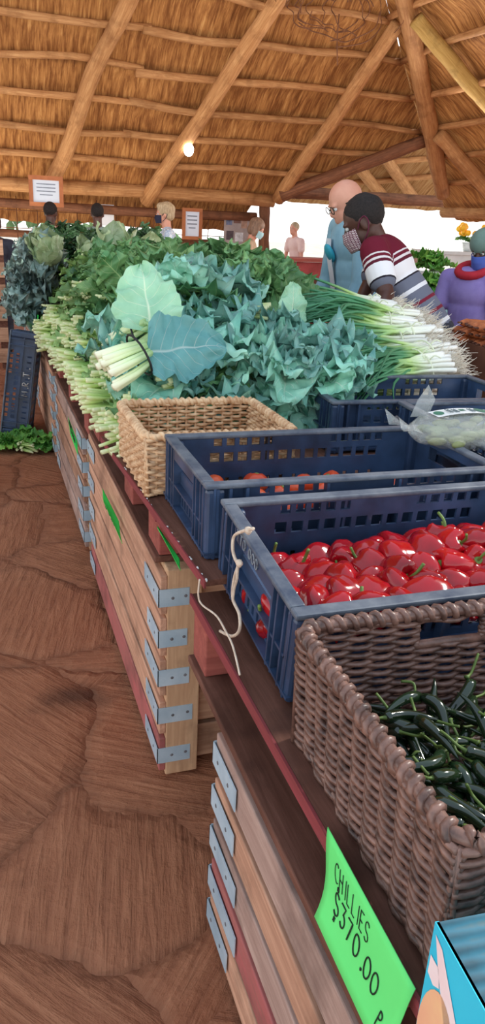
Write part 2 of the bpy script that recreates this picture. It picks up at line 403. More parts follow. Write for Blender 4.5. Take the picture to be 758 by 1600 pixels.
for i in range(NX + 1):
    x = -7 + (7.3 + 7) * i / NX
    y0 = max(6.0, hipY(x)); y1 = 13.35 if x < 4.3 else max(y0 + .001, min(12.95, Pd0.y + (x - Pd0.x) * (Pd1.y - Pd0.y) / (Pd1.x - Pd0.x)))
    if x > Pd1.x: y1 = min(y1, 11.6)
    y1 = max(y1, y0 + .001)
    for j in range(NS + 1):
        y = y0 + (y1 - y0) * j / NS; z = zmain(y)
        h = .05 * rowt(z) * (.6 + .8 * mnoise.noise((x * 2.2, y * 2.2, 1))) + .03 * mnoise.noise((x * 6, y * 1.5, 7))
        vs.append((x, y + h * .4, z + h)); uvs.append((x / 8, y / 2)); tv.append(rowt(z))
for i in range(NX):
    for j in range(NS):
        a = i * (NS + 1) + j; fs.append((a, a + NS + 1, a + NS + 2, a + 1))
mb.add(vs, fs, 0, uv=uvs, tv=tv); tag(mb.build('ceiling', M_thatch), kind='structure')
mb = MB(); fs = []; vs = []; uvs = []; tv = []; NY = 110
for i in range(NY + 1):
    y = 2.5 + (12.6 - 2.5) * i / NY; x0 = max(3.6, y - 4.72); x1 = EX + .35
    for j in range(91):
        x = x0 + (x1 - x0) * j / 90; z = EZ + .2 + SL * (EX - x)
        z = EZ + SL * (EX - x)
        h = .05 * rowt(z) * (.6 + .8 * mnoise.noise((x * 2.2, y * 2.2, 1))) + .03 * mnoise.noise((x * 1.5, y * 6, 7))
        vs.append((x + h * .4, y, z + h)); uvs.append((y / 8, x / 2)); tv.append(rowt(z))
for i in range(NY):
    for j in range(90):
        a = i * 91 + j; fs.append((a, a + 1, a + 92, a + 91))
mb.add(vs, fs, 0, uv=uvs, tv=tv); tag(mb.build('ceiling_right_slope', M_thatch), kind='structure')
M_thatch2 = thatch('sun_toned_thatch', 0, ((226, 178, 122), (190, 134, 80)))  # brighter straw colours stand in for strong light on the annex thatch
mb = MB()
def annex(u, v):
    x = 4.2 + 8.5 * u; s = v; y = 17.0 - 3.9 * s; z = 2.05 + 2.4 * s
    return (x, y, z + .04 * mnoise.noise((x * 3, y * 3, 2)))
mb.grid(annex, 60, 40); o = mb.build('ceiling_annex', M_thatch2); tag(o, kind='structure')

def pole(name, p0, p1, r0, r1, mat, seed=0, wob=.02, n=12):
    p0, p1 = V(p0), V(p1); d = p1 - p0; L = d.length; mb = MB(); pts, rr = [], []
    for i in range(17):
        u = i / 16
        pts.append((wob * mnoise.noise((u * 3, seed, 0)), wob * mnoise.noise((u * 3, seed, 9)), u * L))
        rr.append((r0 + (r1 - r0) * u) * (1 + .1 * mnoise.noise((u * 9, seed, 5))))
    mb.tube(pts, rr, n, round_ends=False)
    o = mb.build(name, mat); q = d.to_track_quat('Z', 'Y'); o.rotation_mode = 'QUATERNION'; o.rotation_quaternion = q; o.location = p0
    return o
def onplane(px, py, off=.1):
    d = ray(px, py); k = (EZ + SL * EY - CH - off) / (d.z + SL * d.y); return d * k + V((0, 0, CH))
def onright(px, py, off=.1):
    d = ray(px, py); k = (EZ + SL * EX - CH - off) / (d.z + SL * d.x); return d * k + V((0, 0, CH))
def ext(a, b, k): return a + (b - a) * k
RAFT = [((80, 280), (200, 0), .105, M_log, 'leftmost thick pole rafter under the thatch, above the framed notice'),
        ((235, 305), (435, 0), .11, M_log, 'pole rafter running up the thatch beside the lit bulb'),
        ((440, 305), (628, 30), .105, M_log, 'pole rafter slanting up right to the head of the hip pole')]
for i, (a, b, r, m, lab) in enumerate(RAFT):
    p, q = onplane(*a, .16), onplane(*b, .16)
    q = ext(p, q, 1.35 if i < 2 else .98); p = ext(p, q, -.03)
    tag(pole('rafter_pole', p, q, r, r * .85, m, i * 3.1, .05), lab, 'roof pole')
h0 = onplane(692, 302, .42); h1 = onplane(634, 0, .42)
tag(pole('hip_pole', h0, ext(h0, h1, 1.4), .12, .11, M_log, 11, .04), 'thick hip pole rising steeply in the corner where two thatch slopes meet', 'roof pole')
tag(pole('brace_pole', onplane(440, 306, .25), onplane(664, 220, .25), .1, .09, M_logd, 17, .04), 'dark diagonal brace pole under the lower edge of the thatch', 'roof pole')
tag(pole('rafter_pole', onright(650, 30, .16), onright(790, 196, .16), .09, .09, M_logy, 21, .03), 'yellowish sawn pole crossing the right thatch slope at upper right', 'roof pole')
tag(pole('rafter_pole', onright(684, 210, .2), onright(770, 306, .2), .1, .1, M_log, 23, .03), 'short pole descending right from the middle of the hip pole', 'roof pole')
k = 0
for zr in ROWZ[1:12]:
    y = EY - (zr - EZ) / SL
    xe = y - 4.72
    if zr < 2.9:
        xe = min(xe, Pd0.x + (y - Pd0.y) * (Pd1.x - Pd0.x) / (Pd1.y - Pd0.y))
    xs = -7.0
    while xs < xe - .2:
        k += 1; x2 = min(xe, xs + 4.6)
        o = pole('trim_%d' % k, (xs, y, zr - .05 + .03 * mnoise.noise((k, 0, 0))), (x2, y, zr - .05 + .03 * mnoise.noise((k, 3, 0))), .05, .04, M_log, k * 1.7, .08, 8); tag(o, kind='structure')
        xs = x2 - .1
    xr = EX - (zr - EZ) / SL
    if xr > 3.6:
        k += 1
        o = pole('trim_%d' % k, (xr, 2.6, zr - .05), (xr, xr + 4.72, zr - .05), .05, .04, M_log, k * 1.7, .08, 8); tag(o, kind='structure')
# eaves beams at the far end
def beam(p0, p1, r, mat, seed):
    global k
    k += 1; return tag(pole('trim_%d' % k, p0, p1, r, r, mat, seed, .05, 10), kind='structure')
beam((-7, 12.55, 1.98), (4.6, 12.45, 1.93), .1, M_log, 40)
beam((-7, 12.7, 1.72), (4.4, 12.7, 1.68), .07, M_logd, 43)
beam((-7, 13.0, 1.3), (4.4, 13.0, 1.24), .06, M_logd, 44)
beam(at(436, 300, Y=13.2), at(700, 316, Y=13.2), .1, M_logd, 41)
beam((EX + .1, 12.6, 1.92), (EX + .1, 2.5, 1.92), .1, M_log, 42)
tag(pole('support_post', at(413, 440, Y=12.6), at(413, 306, Y=12.6), .09, .09, M_logd, 50, .02), 'dark upright post where the wall beam ends, right of the masked woman', 'post')
# annex rafters
def onannex(px, py, off):
    d = ray(px, py); s = 2.4 / 3.9; k = (2.05 + s * 17 - CH - off) / (d.z + s * d.y); return d * k + V((0, 0, CH))
for i, (a, b, lab) in enumerate([((562, 262), (602, 312), 'pale annex rafter pole above the bald head, left of two'), ((604, 250), (648, 312), 'pale annex rafter pole, right of two seen beyond the brace')]):
    p, q = onannex(*a, .12), onannex(*b, .12)
    tag(pole('rafter_pole', ext(p, q, -.5), ext(p, q, 1.1), .12, .12, M_log, 60 + i, .03), lab, 'roof pole')
for yy, s in ((250, 70), (278, 71)):
    p, q = onannex(500, yy + 12, .05), onannex(690, yy - 4, .05)
    beam(p, q, .06, M_log, s)
# fence wires of the far wall
mb = MB()
for i in range(48):
    x = -3 + .3 * i
    if x < 4.3: mb.tube([(x, 12.75, 0), (x, 12.75, 1.8)], .007, 4)
for z in (.2, .6, 1.0, 1.35, 1.6): mb.tube([(-4, 12.75, z), (4.3, 12.75, z)], .006, 4)
tag(mb.build('wire_mesh', M_logd), 'thin wire mesh fence across the far opening under the thatch', 'wire mesh')
# light bulb
p = onplane(295, 234, .33)
o = thing('light_bulb', p, 'small lit bulb hanging under the thatch beside the middle rafter', 'light bulb')
M_glow = NT('bulb_glow'); M_glow.base((1, 1, 1, 1)); M_glow.b.inputs['Emission Color'].default_value = (1, .97, .9, 1); M_glow.b.inputs['Emission Strength'].default_value = 12
mb = MB(); mb.ell((0, 0, 0), (.07, .07, .085)); mb.build('bulb', M_glow.m, o)
mb = MB(); mb.tube([(0, 0, .08), (0, 0, .14)], .035, 10); mb.tube([(0, 0, .14), (.0, .05, .3)], .008, 6); mb.build('lamp_holder', M_ink, o)
# dusty wire tangle at the top
mb = MB()
c0 = onplane(530, 22, .5)
for i in range(16):
    pts = []
    a = R.random() * 6.3; rr = .3 + .35 * R.random(); cx = R.uniform(-.45, .45)
    for j in range(9): pts.append(c0 + V((cx + rr * math.cos(a + j * .33), R.uniform(-.1, .1), .55 * rr * math.sin(a + j * .33) + .04 * R.random())))
    mb.tube(smooth_path(pts, 3), .006, 4)
mb.tube(smooth_path([c0, c0 + V((0, 0, -.25)), c0 + V((.03, 0, -.5))]), .008, 4)
tag(mb.build('wire_tangle', M_logd), 'tangle of thin dusty wires and cobweb hanging under the thatch at the top', 'wires', kind='stuff')

# ------------------------------------------------------------------ bins
def make_bin(loc, Wd, L, H, label, redrow=None, reds=()):
    o = thing('wooden_bin', loc, label, 'wooden bin', rz=0)
    hs = (H - .02) / 5
    for iy in (0, 1):
        for ix in (0, 1):
            x0 = .02 if ix == 0 else Wd - .12; y0 = 0 if iy == 0 else L - .1
            mb = MB(); mb.box(x0, x0 + .1, y0, y0 + .1, 0, H)
            pst = mb.build('corner_post', M_post, o, False, .004)
            if ix == 0:
                for s in range(5):
                    zc = .01 + hs * (s + .5) + R.uniform(-.008, .008); h = .027; e = .0025
                    xo = -.004; yf = -e if iy == 0 else L + e; la = R.uniform(.15, .21); lb = R.uniform(.075, .105)
                    mb = MB()
                    ya, yb = (yf, la) if iy == 0 else (L - la, yf)
                    mb.box(xo - e, xo, ya, yb, zc - h, zc + h)
                    mb.box(xo - e, x0 + lb - .02, min(yf, yf + (e if iy == 0 else -e)), max(yf, yf + (e if iy == 0 else -e)), zc - h, zc + h)
                    for q in (.3, .75):
                        mb.ell((x0 + lb * q - .01, yf, zc + .008 * (q - .5)), (.005, .002, .005), 8, 5, mi=1)
                        mb.ell((xo - e, ya + (yb - ya) * q, zc), (.002, .005, .005), 8, 5, mi=1)
                    mb.build('metal_strap', [M_zinc, M_nail], pst, False)
    for side in ('L', 'R', 'N', 'F'):
        for s in range(5):
            z0 = .01 + hs * s + .008; z1 = z0 + hs - R.uniform(.014, .024)
            mb = MB()
            if side == 'L': mb.box(0, .02, .002, L - .002, z0, z1); m = M_slatred if s in reds else R.choice([M_slat, M_slat, M_slatgrey])
            if side == 'R': mb.box(Wd - .02, Wd, 0, L, z0, z1); m = M_slat
            if side == 'N': mb.box(.121, Wd - .121, .04, .06, z0, z1); m = M_slatx
            if side == 'F': mb.box(.121, Wd - .121, L - .06, L - .04, z0, z1); m = M_slatx
            q = mb.build('slat', m, o, False, .003)
            if m is M_slatred: q['label'] = 'slat with worn red paint'
    mb = MB(); mb.box(.121, Wd - .121, .061, L - .061, .03, .05); mb.build('floor_board', M_slatx, o, False)
    return o
BX = .415; BW = 1.5
bins = [(-.21, 1.289, .595, 'pale wooden bin nearest the camera, under the chillies sign, straps on its far corner', (1,)),
        (1.848, 3.354, .695, 'second wooden bin from the camera, pale strapped post facing us and red bottom slat', (0,)),
        (3.587, 5.0, .63, 'third wooden bin from the camera, along the aisle behind the strapped post', ()),
        (5.187, 6.75, .62, 'fourth wooden bin along the aisle, with the navy crate leaning on it', ()),
        (6.95, 8.45, .62, 'farthest wooden bin along the aisle, under the grey kale', ())]
for y0, y1, h, lab, reds in bins: make_bin((BX, y0, 0), BW, y1 - y0, h, lab, reds=reds)
make_bin((2.12, 2.75, 0), 1.1, .95, .64, 'wooden bin under the brown carton at the right', reds=())

def make_pallet(loc, Wd, L, H, label, rz=0, deckext=0, nb=(.0, .45, .86)):
    o = thing('wooden_pallet', loc, label, 'pallet', rz=rz)
    for i, fx in enumerate((0, .46, .92)):
        x0 = fx * (Wd - .13) / .92
        mb = MB(); mb.box(x0, x0 + .13, 0, L, 0, .02); mb.build('bottom_board', M_brown, o, False, .003)
        for f in nb:
            mb = MB(); y = f * L; mb.box(x0 + .012, x0 + .118, y + .002, min(L - .002, y + .15), .021, H - .024); mb.build('block', M_redblk, o, False, .004)
    n = 7; w = Wd / n
    for i in range(n):
        mb = MB(); mb.box(i * w + .006, (i + 1) * w - .006, -deckext, L, H - .022, H)
        q = mb.build('deck_board', M_brown, o, False, .003)
        if i == 0:
            mb = MB(); mb.box(.0005, .0055, -deckext + .002, L - .002, H - .024, H + .001); mb.build('edge_strip', M_red, q, False)['label'] = 'red painted edge'
    return o
make_pallet((.415, -.02, .596), 1.5, 1.56, .185, 'red edged pallet on the nearest bin, under the chilli basket', nb=(.0, .395, .93))
make_pallet((.41, 1.9, .696), 1.5, 1.36, .148, 'red pallet with stepped blocks on the second bin, under the pale basket', nb=(.0, .3, .86))
make_pallet((.41, 3.4, .632), 1.5, 1.5, .15, 'red pallet on the third bin, under the cut stem bunches', nb=(.0, .45, .88))
make_pallet((.41, 5.1, .622), 1.5, 1.5, .15, 'dusty pallet on the fourth bin from the camera, under green bunches', nb=(.0, .45, .88))
make_pallet((.41, 6.9, .622), 1.5, 1.5, .15, 'dusty pallet on the farthest bin, under cabbages and kale', nb=(.0, .45, .88))
mb = MB(); mb.box(0, 1.5, 0, 1.2, 0, .016)
o = mb.build('display_board', [M_brown], None, False, .002); o.location = (.425, 1.44, .846); o.rotation_euler = (0, 0, math.radians(2.5))
tag(o, 'dark brown board bridging the first two bins, under the tomato crate', 'board')
mb = MB()
for i in range(26):
    y = R.uniform(0, 1.15); s = R.uniform(.004, .008)
    mb.ell((.001, y, .012 + R.uniform(-.002, .004)), (.003, s, s * .7), 6, 4)
mb.build('paint_fleck', M_white, o)['kind'] = 'stuff'
mb = MB(); mb.box(-.004, -.0003, 0, 1.2, -.004, .017); mb.build('edge_strip', M_red, o, False)

# ------------------------------------------------------------------ plastic crates
def holes_panel(mb, Wd, H, th, holes, M):
    xs = sorted(set([0, Wd] + [h[0] for h in holes] + [h[1] for h in holes])); zs = sorted(set([0, H] + [h[2] for h in holes] + [h[3] for h in holes]))
    def hole(i, j):
        if i < 0 or j < 0 or i >= len(xs) - 1 or j >= len(zs) - 1: return True
        cx, cz = (xs[i] + xs[i + 1]) / 2, (zs[j] + zs[j + 1]) / 2
        return any(h[0] < cx < h[1] and h[2] < cz < h[3] for h in holes)
    for i in range(len(xs) - 1):
        for j in range(len(zs) - 1):
            if hole(i, j): continue
            a, b, c, d = xs[i], xs[i + 1], zs[j], zs[j + 1]
            mb.poly([(a, 0, c), (b, 0, c), (b, 0, d), (a, 0, d)], M=M); mb.poly([(a, th, c), (a, th, d), (b, th, d), (b, th, c)], M=M)
            if hole(i - 1, j): mb.poly([(a, 0, c), (a, 0, d), (a, th, d), (a, th, c)], M=M)
            if hole(i + 1, j): mb.poly([(b, 0, c), (b, th, c), (b, th, d), (b, 0, d)], M=M)
            if hole(i, j - 1): mb.poly([(a, 0, c), (a, th, c), (b, th, c), (b, 0, c)], M=M)
            if hole(i, j + 1): mb.poly([(a, 0, d), (b, 0, d), (b, th, d), (a, th, d)], M=M)
def make_crate(M, label, Wd=.79, D=.49, H=.195, flip_text=None):
    """origin: near left bottom corner, x along the long side"""
    o = thing('plastic_crate', (0, 0, 0), label, 'crate', M=M)
    th = .006; i_ = .02
    # long walls
    for s in (0, 1):
        holes = []
        pit = .037; hw = .024
        for g in (.135, Wd - .135 - 5 * pit + (pit - hw)):
            for q in range(5): holes.append((g + q * pit, g + q * pit + hw, H * .80, H * .80 + .022))
        n = int((Wd - .25) / (pit * 1.1))
        for q in range(n): holes.append((.125 + q * pit * 1.1, .125 + q * pit * 1.1 + hw + .004, H * .55, H * .55 + .028))
        for q in range(n): holes.append((.13 + q * pit * 1.1, .13 + q * pit * 1.1 + .012, H * .14, H * .3))
        mb = MB(); T = TR(0, i_, 0) if s == 0 else TR(0, D - i_ - th, 0)
        holes_panel(mb, Wd - .002, H - .004, th, holes, T @ TR(.001, 0, .002))
        yo = -i_ if s == 0 else th
        for q in (.03, .06, .1, Wd - .1, Wd - .06, Wd - .03, Wd * .38, Wd * .62):
            mb.box(q - .0035, q + .0035, yo, yo + i_, .01, H - .012, T)
        mb.box(.02, Wd - .02, yo + (.004 if s == 0 else 0), yo + (i_ if s == 0 else i_ - .004), H * .46, H * .49, T)
        mb.build('side_wall', M_crate, o, False)
    for s in (0, 1):
        holes = [(.12, D - .12, H * .60, H * .80)]
        n = 9
        for q in range(n): holes.append((.1 + q * (D - .2) / n, .1 + q * (D - .2) / n + .013, H * .12, H * .34))
        mb = MB(); T = (TR(i_ + th, 0, 0, PI / 2) if s == 0 else TR(Wd - i_, 0, 0, PI / 2))
        holes_panel(mb, D - .002, H - .004, th, holes, T @ TR(.001, 0, .002))
        # outer ribs (local y>0 is -x in world, after the quarter turn)
        yo = (th, th + i_) if s == 0 else (-i_, 0)
        for q in (.028, .052, .09, .115, D - .115, D - .09, D - .052, D - .028): mb.box(q - .0035, q + .0035, yo[0], yo[1] - .001, .006, H - .012, T)
        for q in (.16, .245, .33): mb.box(q - .003, q + .003, yo[0], yo[1] - .004, H * .82, H - .012, T); 
        mb.box(.02, D - .02, yo[0], yo[1] - .003, H * .40, H * .43, T)
        mb.box(.12, D - .12, yo[0] + .002, yo[1] - .002, H * .83, H * .85, T) if s else mb.box(.115, D - .115, yo[1] - .006, yo[1] - .002, H * .80, H - .012, T)
        w = mb.build('end_wall', M_crate, o, False)
        if s == 0 and flip_text:
            for k_, wd in enumerate(flip_text.split()):
                mb = MB(); write(mb, wd, lambda a, b: (-.0005, D - .13 - a, H * .955 - b), .075 * k_, .0, .016, .022, .0014)
                mb.build('printed_text', M_faint, w)
    mb = MB()                                             # base grid
    nx, ny = 12, 8
    hl = []
    for a in range(nx):
        for b in range(ny): hl.append((.05 + a * (Wd - .1) / nx, .05 + a * (Wd - .1) / nx + .03, .05 + b * (D - .1) / ny, .05 + b * (D - .1) / ny + .02))
    holes_panel(mb, Wd, D, .006, hl, TR(0, 0, .018) @ Matrix.Rotation(-PI / 2, 4, 'X') @ Matrix.Scale(1, 4))
    mb.build('base', M_crate, o, False)
    mb = MB(); r = .03
    z0, z1 = H - .012, H
    mb.box(0, Wd, 0, r, z0, z1); mb.box(0, Wd, D - r, D, z0, z1); mb.box(0, r, r, D - r, z0, z1); mb.box(Wd - r, Wd, r, D - r, z0, z1)
    mb.build('rim', M_cratetop, o, False, .004)
    for cx in (0, 1):
        for cy in (0, 1):
            mb = MB(); x0 = .003 if cx == 0 else Wd - .048; y0 = .003 if cy == 0 else D - .048
            mb.box(x0, x0 + .045, y0, y0 + .045, 0, H - .013); mb.build('corner_post', M_crate, o, False, .008)
    return o
yawc = math.radians(-4.5)
# crate of red peppers: its near edge on the first pallet, its far edge on the bridging board
A_M = TR(.468, 1.06, .788, 0, math.radians(6.0))
crateA = make_crate(A_M, 'navy crate heaped with red peppers, cream twine on its end wall', D=.46, flip_text='TTO 000')
B_M = TR(.445, 1.535, .863, math.radians(-.5), 0)
crateB = make_crate(B_M, 'navy crate with a few tomatoes, between the pale basket and the pepper crate', Wd=.79, D=.44, H=.185)
C_M = TR(1.78, 1.5, .863, math.radians(90 - 4.5))
crateC = make_crate(C_M, 'dark crate holding the clear labelled bag, right of the tomato crate', Wd=.74, D=.5, H=.185)
D_M = TR(1.1, 2.29, .863, math.radians(-3))
crateD = make_crate(D_M, 'empty dark crate behind the bag crate, spring onions over its far rim', Wd=.79, D=.46, H=.185)
# crate standing on end in the aisle
ea = at(8, 664, z=0)
tz = V((.12, .08, .74)).normalized()       # its long axis, leaning on the bin
e_x = tz; nrm = V((-.15, -1, 0.1)); nrm = (nrm - tz * nrm.dot(tz)).normalized(); sidev = nrm.cross(tz) * -1
# long wall (local -y) faces us, local x up, local z sideways
Mx = Matrix((tz, -nrm, tz.cross(-nrm))).transposed().to_4x4(); Mx.translation = V((.255, 5.66, .028))
crateE = make_crate(Mx, 'navy crate standing on end in the aisle, lettered on its side, leaning on a bin', Wd=.76, D=.5, H=.2)
mb = MB(); write(mb, 'M.R.T.', lambda a, b: (.30 + a, -.004 , .075 - b + .0), 0, .0, .036, .042, .004)
mb.build('printed_text', M_white, crateE)

# ------------------------------------------------------------------ wicker baskets
def make_basket(M, label, Wd, D, H, mat, rows, pitch, handle, taper=.0, sr=.006, rim_r=.013):
    o = thing('wicker_basket', (0, 0, 0), label, 'basket', M=M)
    walls = [((0, 0), (Wd, 0)), ((Wd, 0), (Wd, D)), ((Wd, D), (0, D)), ((0, D), (0, 0))]
    for wi, (a, b) in enumerate(walls):
        a, b = V(a + (0,)), V(b + (0,)); L = (b - a).length; d = (b - a) / L; nrm = V((d.y, -d.x, 0))
        n = max(4, int(L / pitch)); mb = MB()
        def P(u, z, off): return a + d * u + nrm * (off + taper * (z / H - 1)) + V((0, 0, z))
        hx0, hx1 = L / 2 - .06, L / 2 + .06
        has = handle and wi in handle
        for s in range(n + 1):
            u = L * s / n
            top = H - .002
            if has and hx0 < u < hx1: top = H - .06
            mb.tube([P(u, .002, 0), P(u, H / 2, 0), P(u, top, 0)], sr * .75, 5)
        for r in range(rows):
            z = H * (r + .6) / (rows + .4)
            segs = [(0, L)]
            if has and H - .055 < z < H - .014: segs = [(0, hx0), (hx1, L)]
            for (s0, s1) in segs:
                m = max(3, int((s1 - s0) / pitch * 3)); pts = []
                for q in range(m + 1):
                    u = s0 + (s1 - s0) * q / m
                    off = sr * 1.15 * math.sin(PI * u / pitch + PI * r) ; off += .0015 * mnoise.noise((u * 40, r * 3.3, wi))
                    pts.append(P(u, z + sr * .35 * mnoise.noise((u * 25, r * 1.7, wi + 5)), off))
                if s0 == 0: pts[0] = P(0, z, .003)
                if s1 == L: pts[-1] = P(L, z, .003)
                mb.tube(pts, [sr * (1 + .25 * mnoise.noise((q * .6, r * 9, wi))) for q in range(m + 1)], 6, sq=.85)
        if has:
            mb.tube([P(hx0 - .01, H - .058, 0), P(L / 2, H - .058, .002), P(hx1 + .01, H - .058, 0)], sr * 1.4, 8)
        mb.build('woven_side', mat, o)
    # wrapped rim
    mb = MB(); c = .02; path = []
    pts = [(c, 0), (Wd - c, 0), (Wd, c), (Wd, D - c), (Wd - c, D), (c, D), (0, D - c), (0, c)]
    per = []
    for i in range(8):
        p, q = V(pts[i] + (H,)), V(pts[(i + 1) % 8] + (H,)); m = max(2, int((q - p).length / .012))
        for j in range(m): per.append(p + (q - p) * j / m)
    mb.tube(per, rim_r * .78, 8, closed=True)
    coil = []
    N = len(per)
    for i in range(N):
        d = (per[(i + 1) % N] - per[i - 1]).normalized(); s = V((0, 0, 1)); b = d.cross(s)
        for j in range(4):
            f = j / 4; p = per[i].lerp(per[(i + 1) % N], f); an = (i + f) * 2 * PI * .52
            coil.append(p + s * math.cos(an) * rim_r * .8 + b * math.sin(an) * rim_r * .8)
    mb.tube(coil, rim_r * .5, 6, closed=True); mb.build('rim', mat, o)
    mb = MB(); base = [V((p.x, p.y, .012)) for p in per]
    cen = V((Wd / 2, D / 2, 0))
    base = [V((cen.x + (p.x - cen.x) * (1 - 2 * taper / Wd), cen.y + (p.y - cen.y) * (1 - 2 * taper / D), .012)) for p in per]
    mb.tube(base, rim_r * .7, 6, closed=True)
    n = int(D / .014)
    for r in range(n):
        y = taper + .012 + (D - 2 * taper - .024) * r / (n - 1); m = int(Wd / .03)
        mb.tube([(taper + (Wd - 2 * taper) * q / m, y, .008 + .003 * math.sin(q * PI + r * PI)) for q in range(m + 1)], .0075, 5)
    mb.build('base', mat, o)
    return o
make_basket(TR(.40, 1.98, .863, math.radians(.3)), 'empty pale wicker basket behind the tomato crate, in front of the collards', .44, .41, .175, M_wickl, 15, .03, None, .008, .0062, .012)
make_basket(TR(.44, .51, .783, math.radians(-1)), 'dark brown wicker basket holding green chillies, nearest the camera', .56, .47, .212, M_wickd, 27, .043, (2, 0), .012, .0058, .0125)

# ------------------------------------------------------------------ peppers, chillies, tomatoes
def pepper_proto(seed):
    q = random.Random(seed); lob = q.choice((3, 4)); ph = q.random() * 6
    root = bpy.data.objects.new('red_pepper', None); COL.objects.link(root)
    mb = MB()
    def fn(d):
        a = math.atan2(d.y, d.x); s = math.sqrt(max(0, 1 - d.z * d.z))
        k = 1 + .13 * s * math.cos(lob * a + ph) + .1 * s * mnoise.noise((d.x * 2.4 + seed, d.y * 2.4, d.z * 2.4))
        if d.z > .75: k *= 1 - .55 * (d.z - .75) / .25
        if d.z < -.6: k *= 1 + .12 * (-d.z - .6)
        return k
    mb.ell((0, 0, 0), (.034, .033, .04 + .006 * q.random()), 26, 18, fn=fn); mb.build('flesh', M_pepper, root)
    mb = MB(); a = q.random() * 6
    mb.tube(smooth_path([(0, 0, .016), (0, 0, .03), (.006 * math.cos(a), .006 * math.sin(a), .043), (.02 * math.cos(a), .02 * math.sin(a), .054)], 4), .0028, 6)
    mb.ell((0, 0, .021), (.011, .011, .004), 10, 5); mb.build('stalk', M_pstem, root)
    return root
PR = [pepper_proto(s) for s in range(5)]
used = set()
def place(protos, k, M, label, cat, group):
    p = protos[k % len(protos)]
    if id(p) not in used and k < len(protos): used.add(id(p)); o = p
    else: o = dup(p)
    o.matrix_world = M
    return tag(o, label, cat, group)
def rrot(q): return Quaternion((q.gauss(0, 1), q.gauss(0, 1), q.gauss(0, 1), q.gauss(0, 1))).normalized().to_matrix().to_4x4()
cnt = 0
q = random.Random(3)
for lay in range(3):
    for i in range(14):
        for j in range(8):
            x = .06 + i * .062 + (j % 2) * .031 + (lay % 2) * .02 + q.uniform(-.008, .008); y = .064 + j * .06 + (lay % 2) * .02 + q.uniform(-.007, .007)
            if x > .735 or y > .41: continue
            hh = .095 + .035 * min(1, x / .3) + .022 * math.sin(x * 9) * math.sin(y * 14 + 1) - .075 * max(0, (y - .24) / .18) - .03 * max(0, .12 - x) / .12 * (y < .3)
            z = hh - lay * .052
            if lay == 1 and (i % 2 and 0 < j < 6): continue
            if lay == 2 and not (x < .1): continue
            if z < .045: z = .045
            w = A_M @ V((x, y, z)); p = proj(w)
            if p[0] > IW + 25 or p[1] > 1010: continue
            if lay and p[0] > 640: continue
            place(PR, cnt, Matrix.Translation(w) @ rrot(q) @ Matrix.Scale(q.uniform(1.04, 1.36), 4), 'shiny red pepper heaped in the navy crate', 'pepper', 'red peppers in the navy crate'); cnt += 1
def chili_proto(seed):
    q = random.Random(seed); root = bpy.data.objects.new('green_chilli', None); COL.objects.link(root)
    L = q.uniform(.085, .115); c = q.uniform(-.03, .03); pts, rr = [], []
    for i in range(13):
        u = i / 12; pts.append((L * u, c * math.sin(u * PI * .9) + .008 * math.sin(u * 5 + seed), .006 * math.sin(u * 4 + seed)))
        rr.append(.0095 * (1 - u ** 2.2) * (.75 + .25 * min(1, u * 8)) + .001)
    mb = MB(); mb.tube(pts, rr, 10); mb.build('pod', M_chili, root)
    mb = MB(); mb.tube(smooth_path([(.002, 0, 0), (-.012, 0, .002), (-.03, q.uniform(-.012, .012), .008), (-.042, q.uniform(-.02, .02), .01)], 4), [.0055, .004, .003] + [.0024] * 10, 6); mb.build('stalk', M_chst, root)
    return root
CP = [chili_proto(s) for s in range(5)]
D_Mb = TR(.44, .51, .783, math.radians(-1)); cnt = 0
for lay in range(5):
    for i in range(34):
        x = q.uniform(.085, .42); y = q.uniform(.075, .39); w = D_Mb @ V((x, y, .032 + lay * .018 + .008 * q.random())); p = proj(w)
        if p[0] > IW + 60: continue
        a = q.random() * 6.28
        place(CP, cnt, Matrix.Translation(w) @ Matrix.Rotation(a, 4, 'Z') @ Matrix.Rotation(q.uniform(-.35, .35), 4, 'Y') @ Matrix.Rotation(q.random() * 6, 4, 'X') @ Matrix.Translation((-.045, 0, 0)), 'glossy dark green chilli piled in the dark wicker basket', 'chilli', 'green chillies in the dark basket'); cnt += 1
def tom_proto(seed):
    root = bpy.data.objects.new('tomato', None); COL.objects.link(root); q = random.Random(seed)
    mb = MB(); mb.ell((0, 0, 0), (.038, .031, .03), 20, 14, fn=lambda d: 1 + .03 * math.cos(5 * math.atan2(d.y, d.x)) - (.18 if d.z > .96 else 0)); mb.build('flesh', M_tom, root)
    mb = MB(); mb.ell((0, 0, .026), (.008, .008, .003), 8, 4); mb.build('stalk_scar', M_pstem, root); return root
TP = [tom_proto(1), tom_proto(2)]
tl = [(.12, .36, 'tomato lying leftmost in the navy tomato crate'), (.2, .31, 'second tomato from the left in the tomato crate'), (.25, .37, 'redder tomato behind the second in the tomato crate'), (.33, .3, None), (.38, .33, None), (.47, .34, None), (.28, .26, None), (.41, .25, None), (.2, .22, None), (.5, .26, None), (.15, .27, None), (.58, .22, None), (.33, .2, None), (.25, .15, None), (.45, .16, None), (.64, .3, None)]
for i, (x, y, lab) in enumerate(tl):
    place(TP, i, B_M @ TR(x, y, .052, q.random() * 6, q.uniform(-1, 1), q.uniform(-1, 1)), lab or 'orange red tomato right of or below the three leftmost in the tomato crate', 'tomato', None if lab else 'tomatoes in the navy crate')

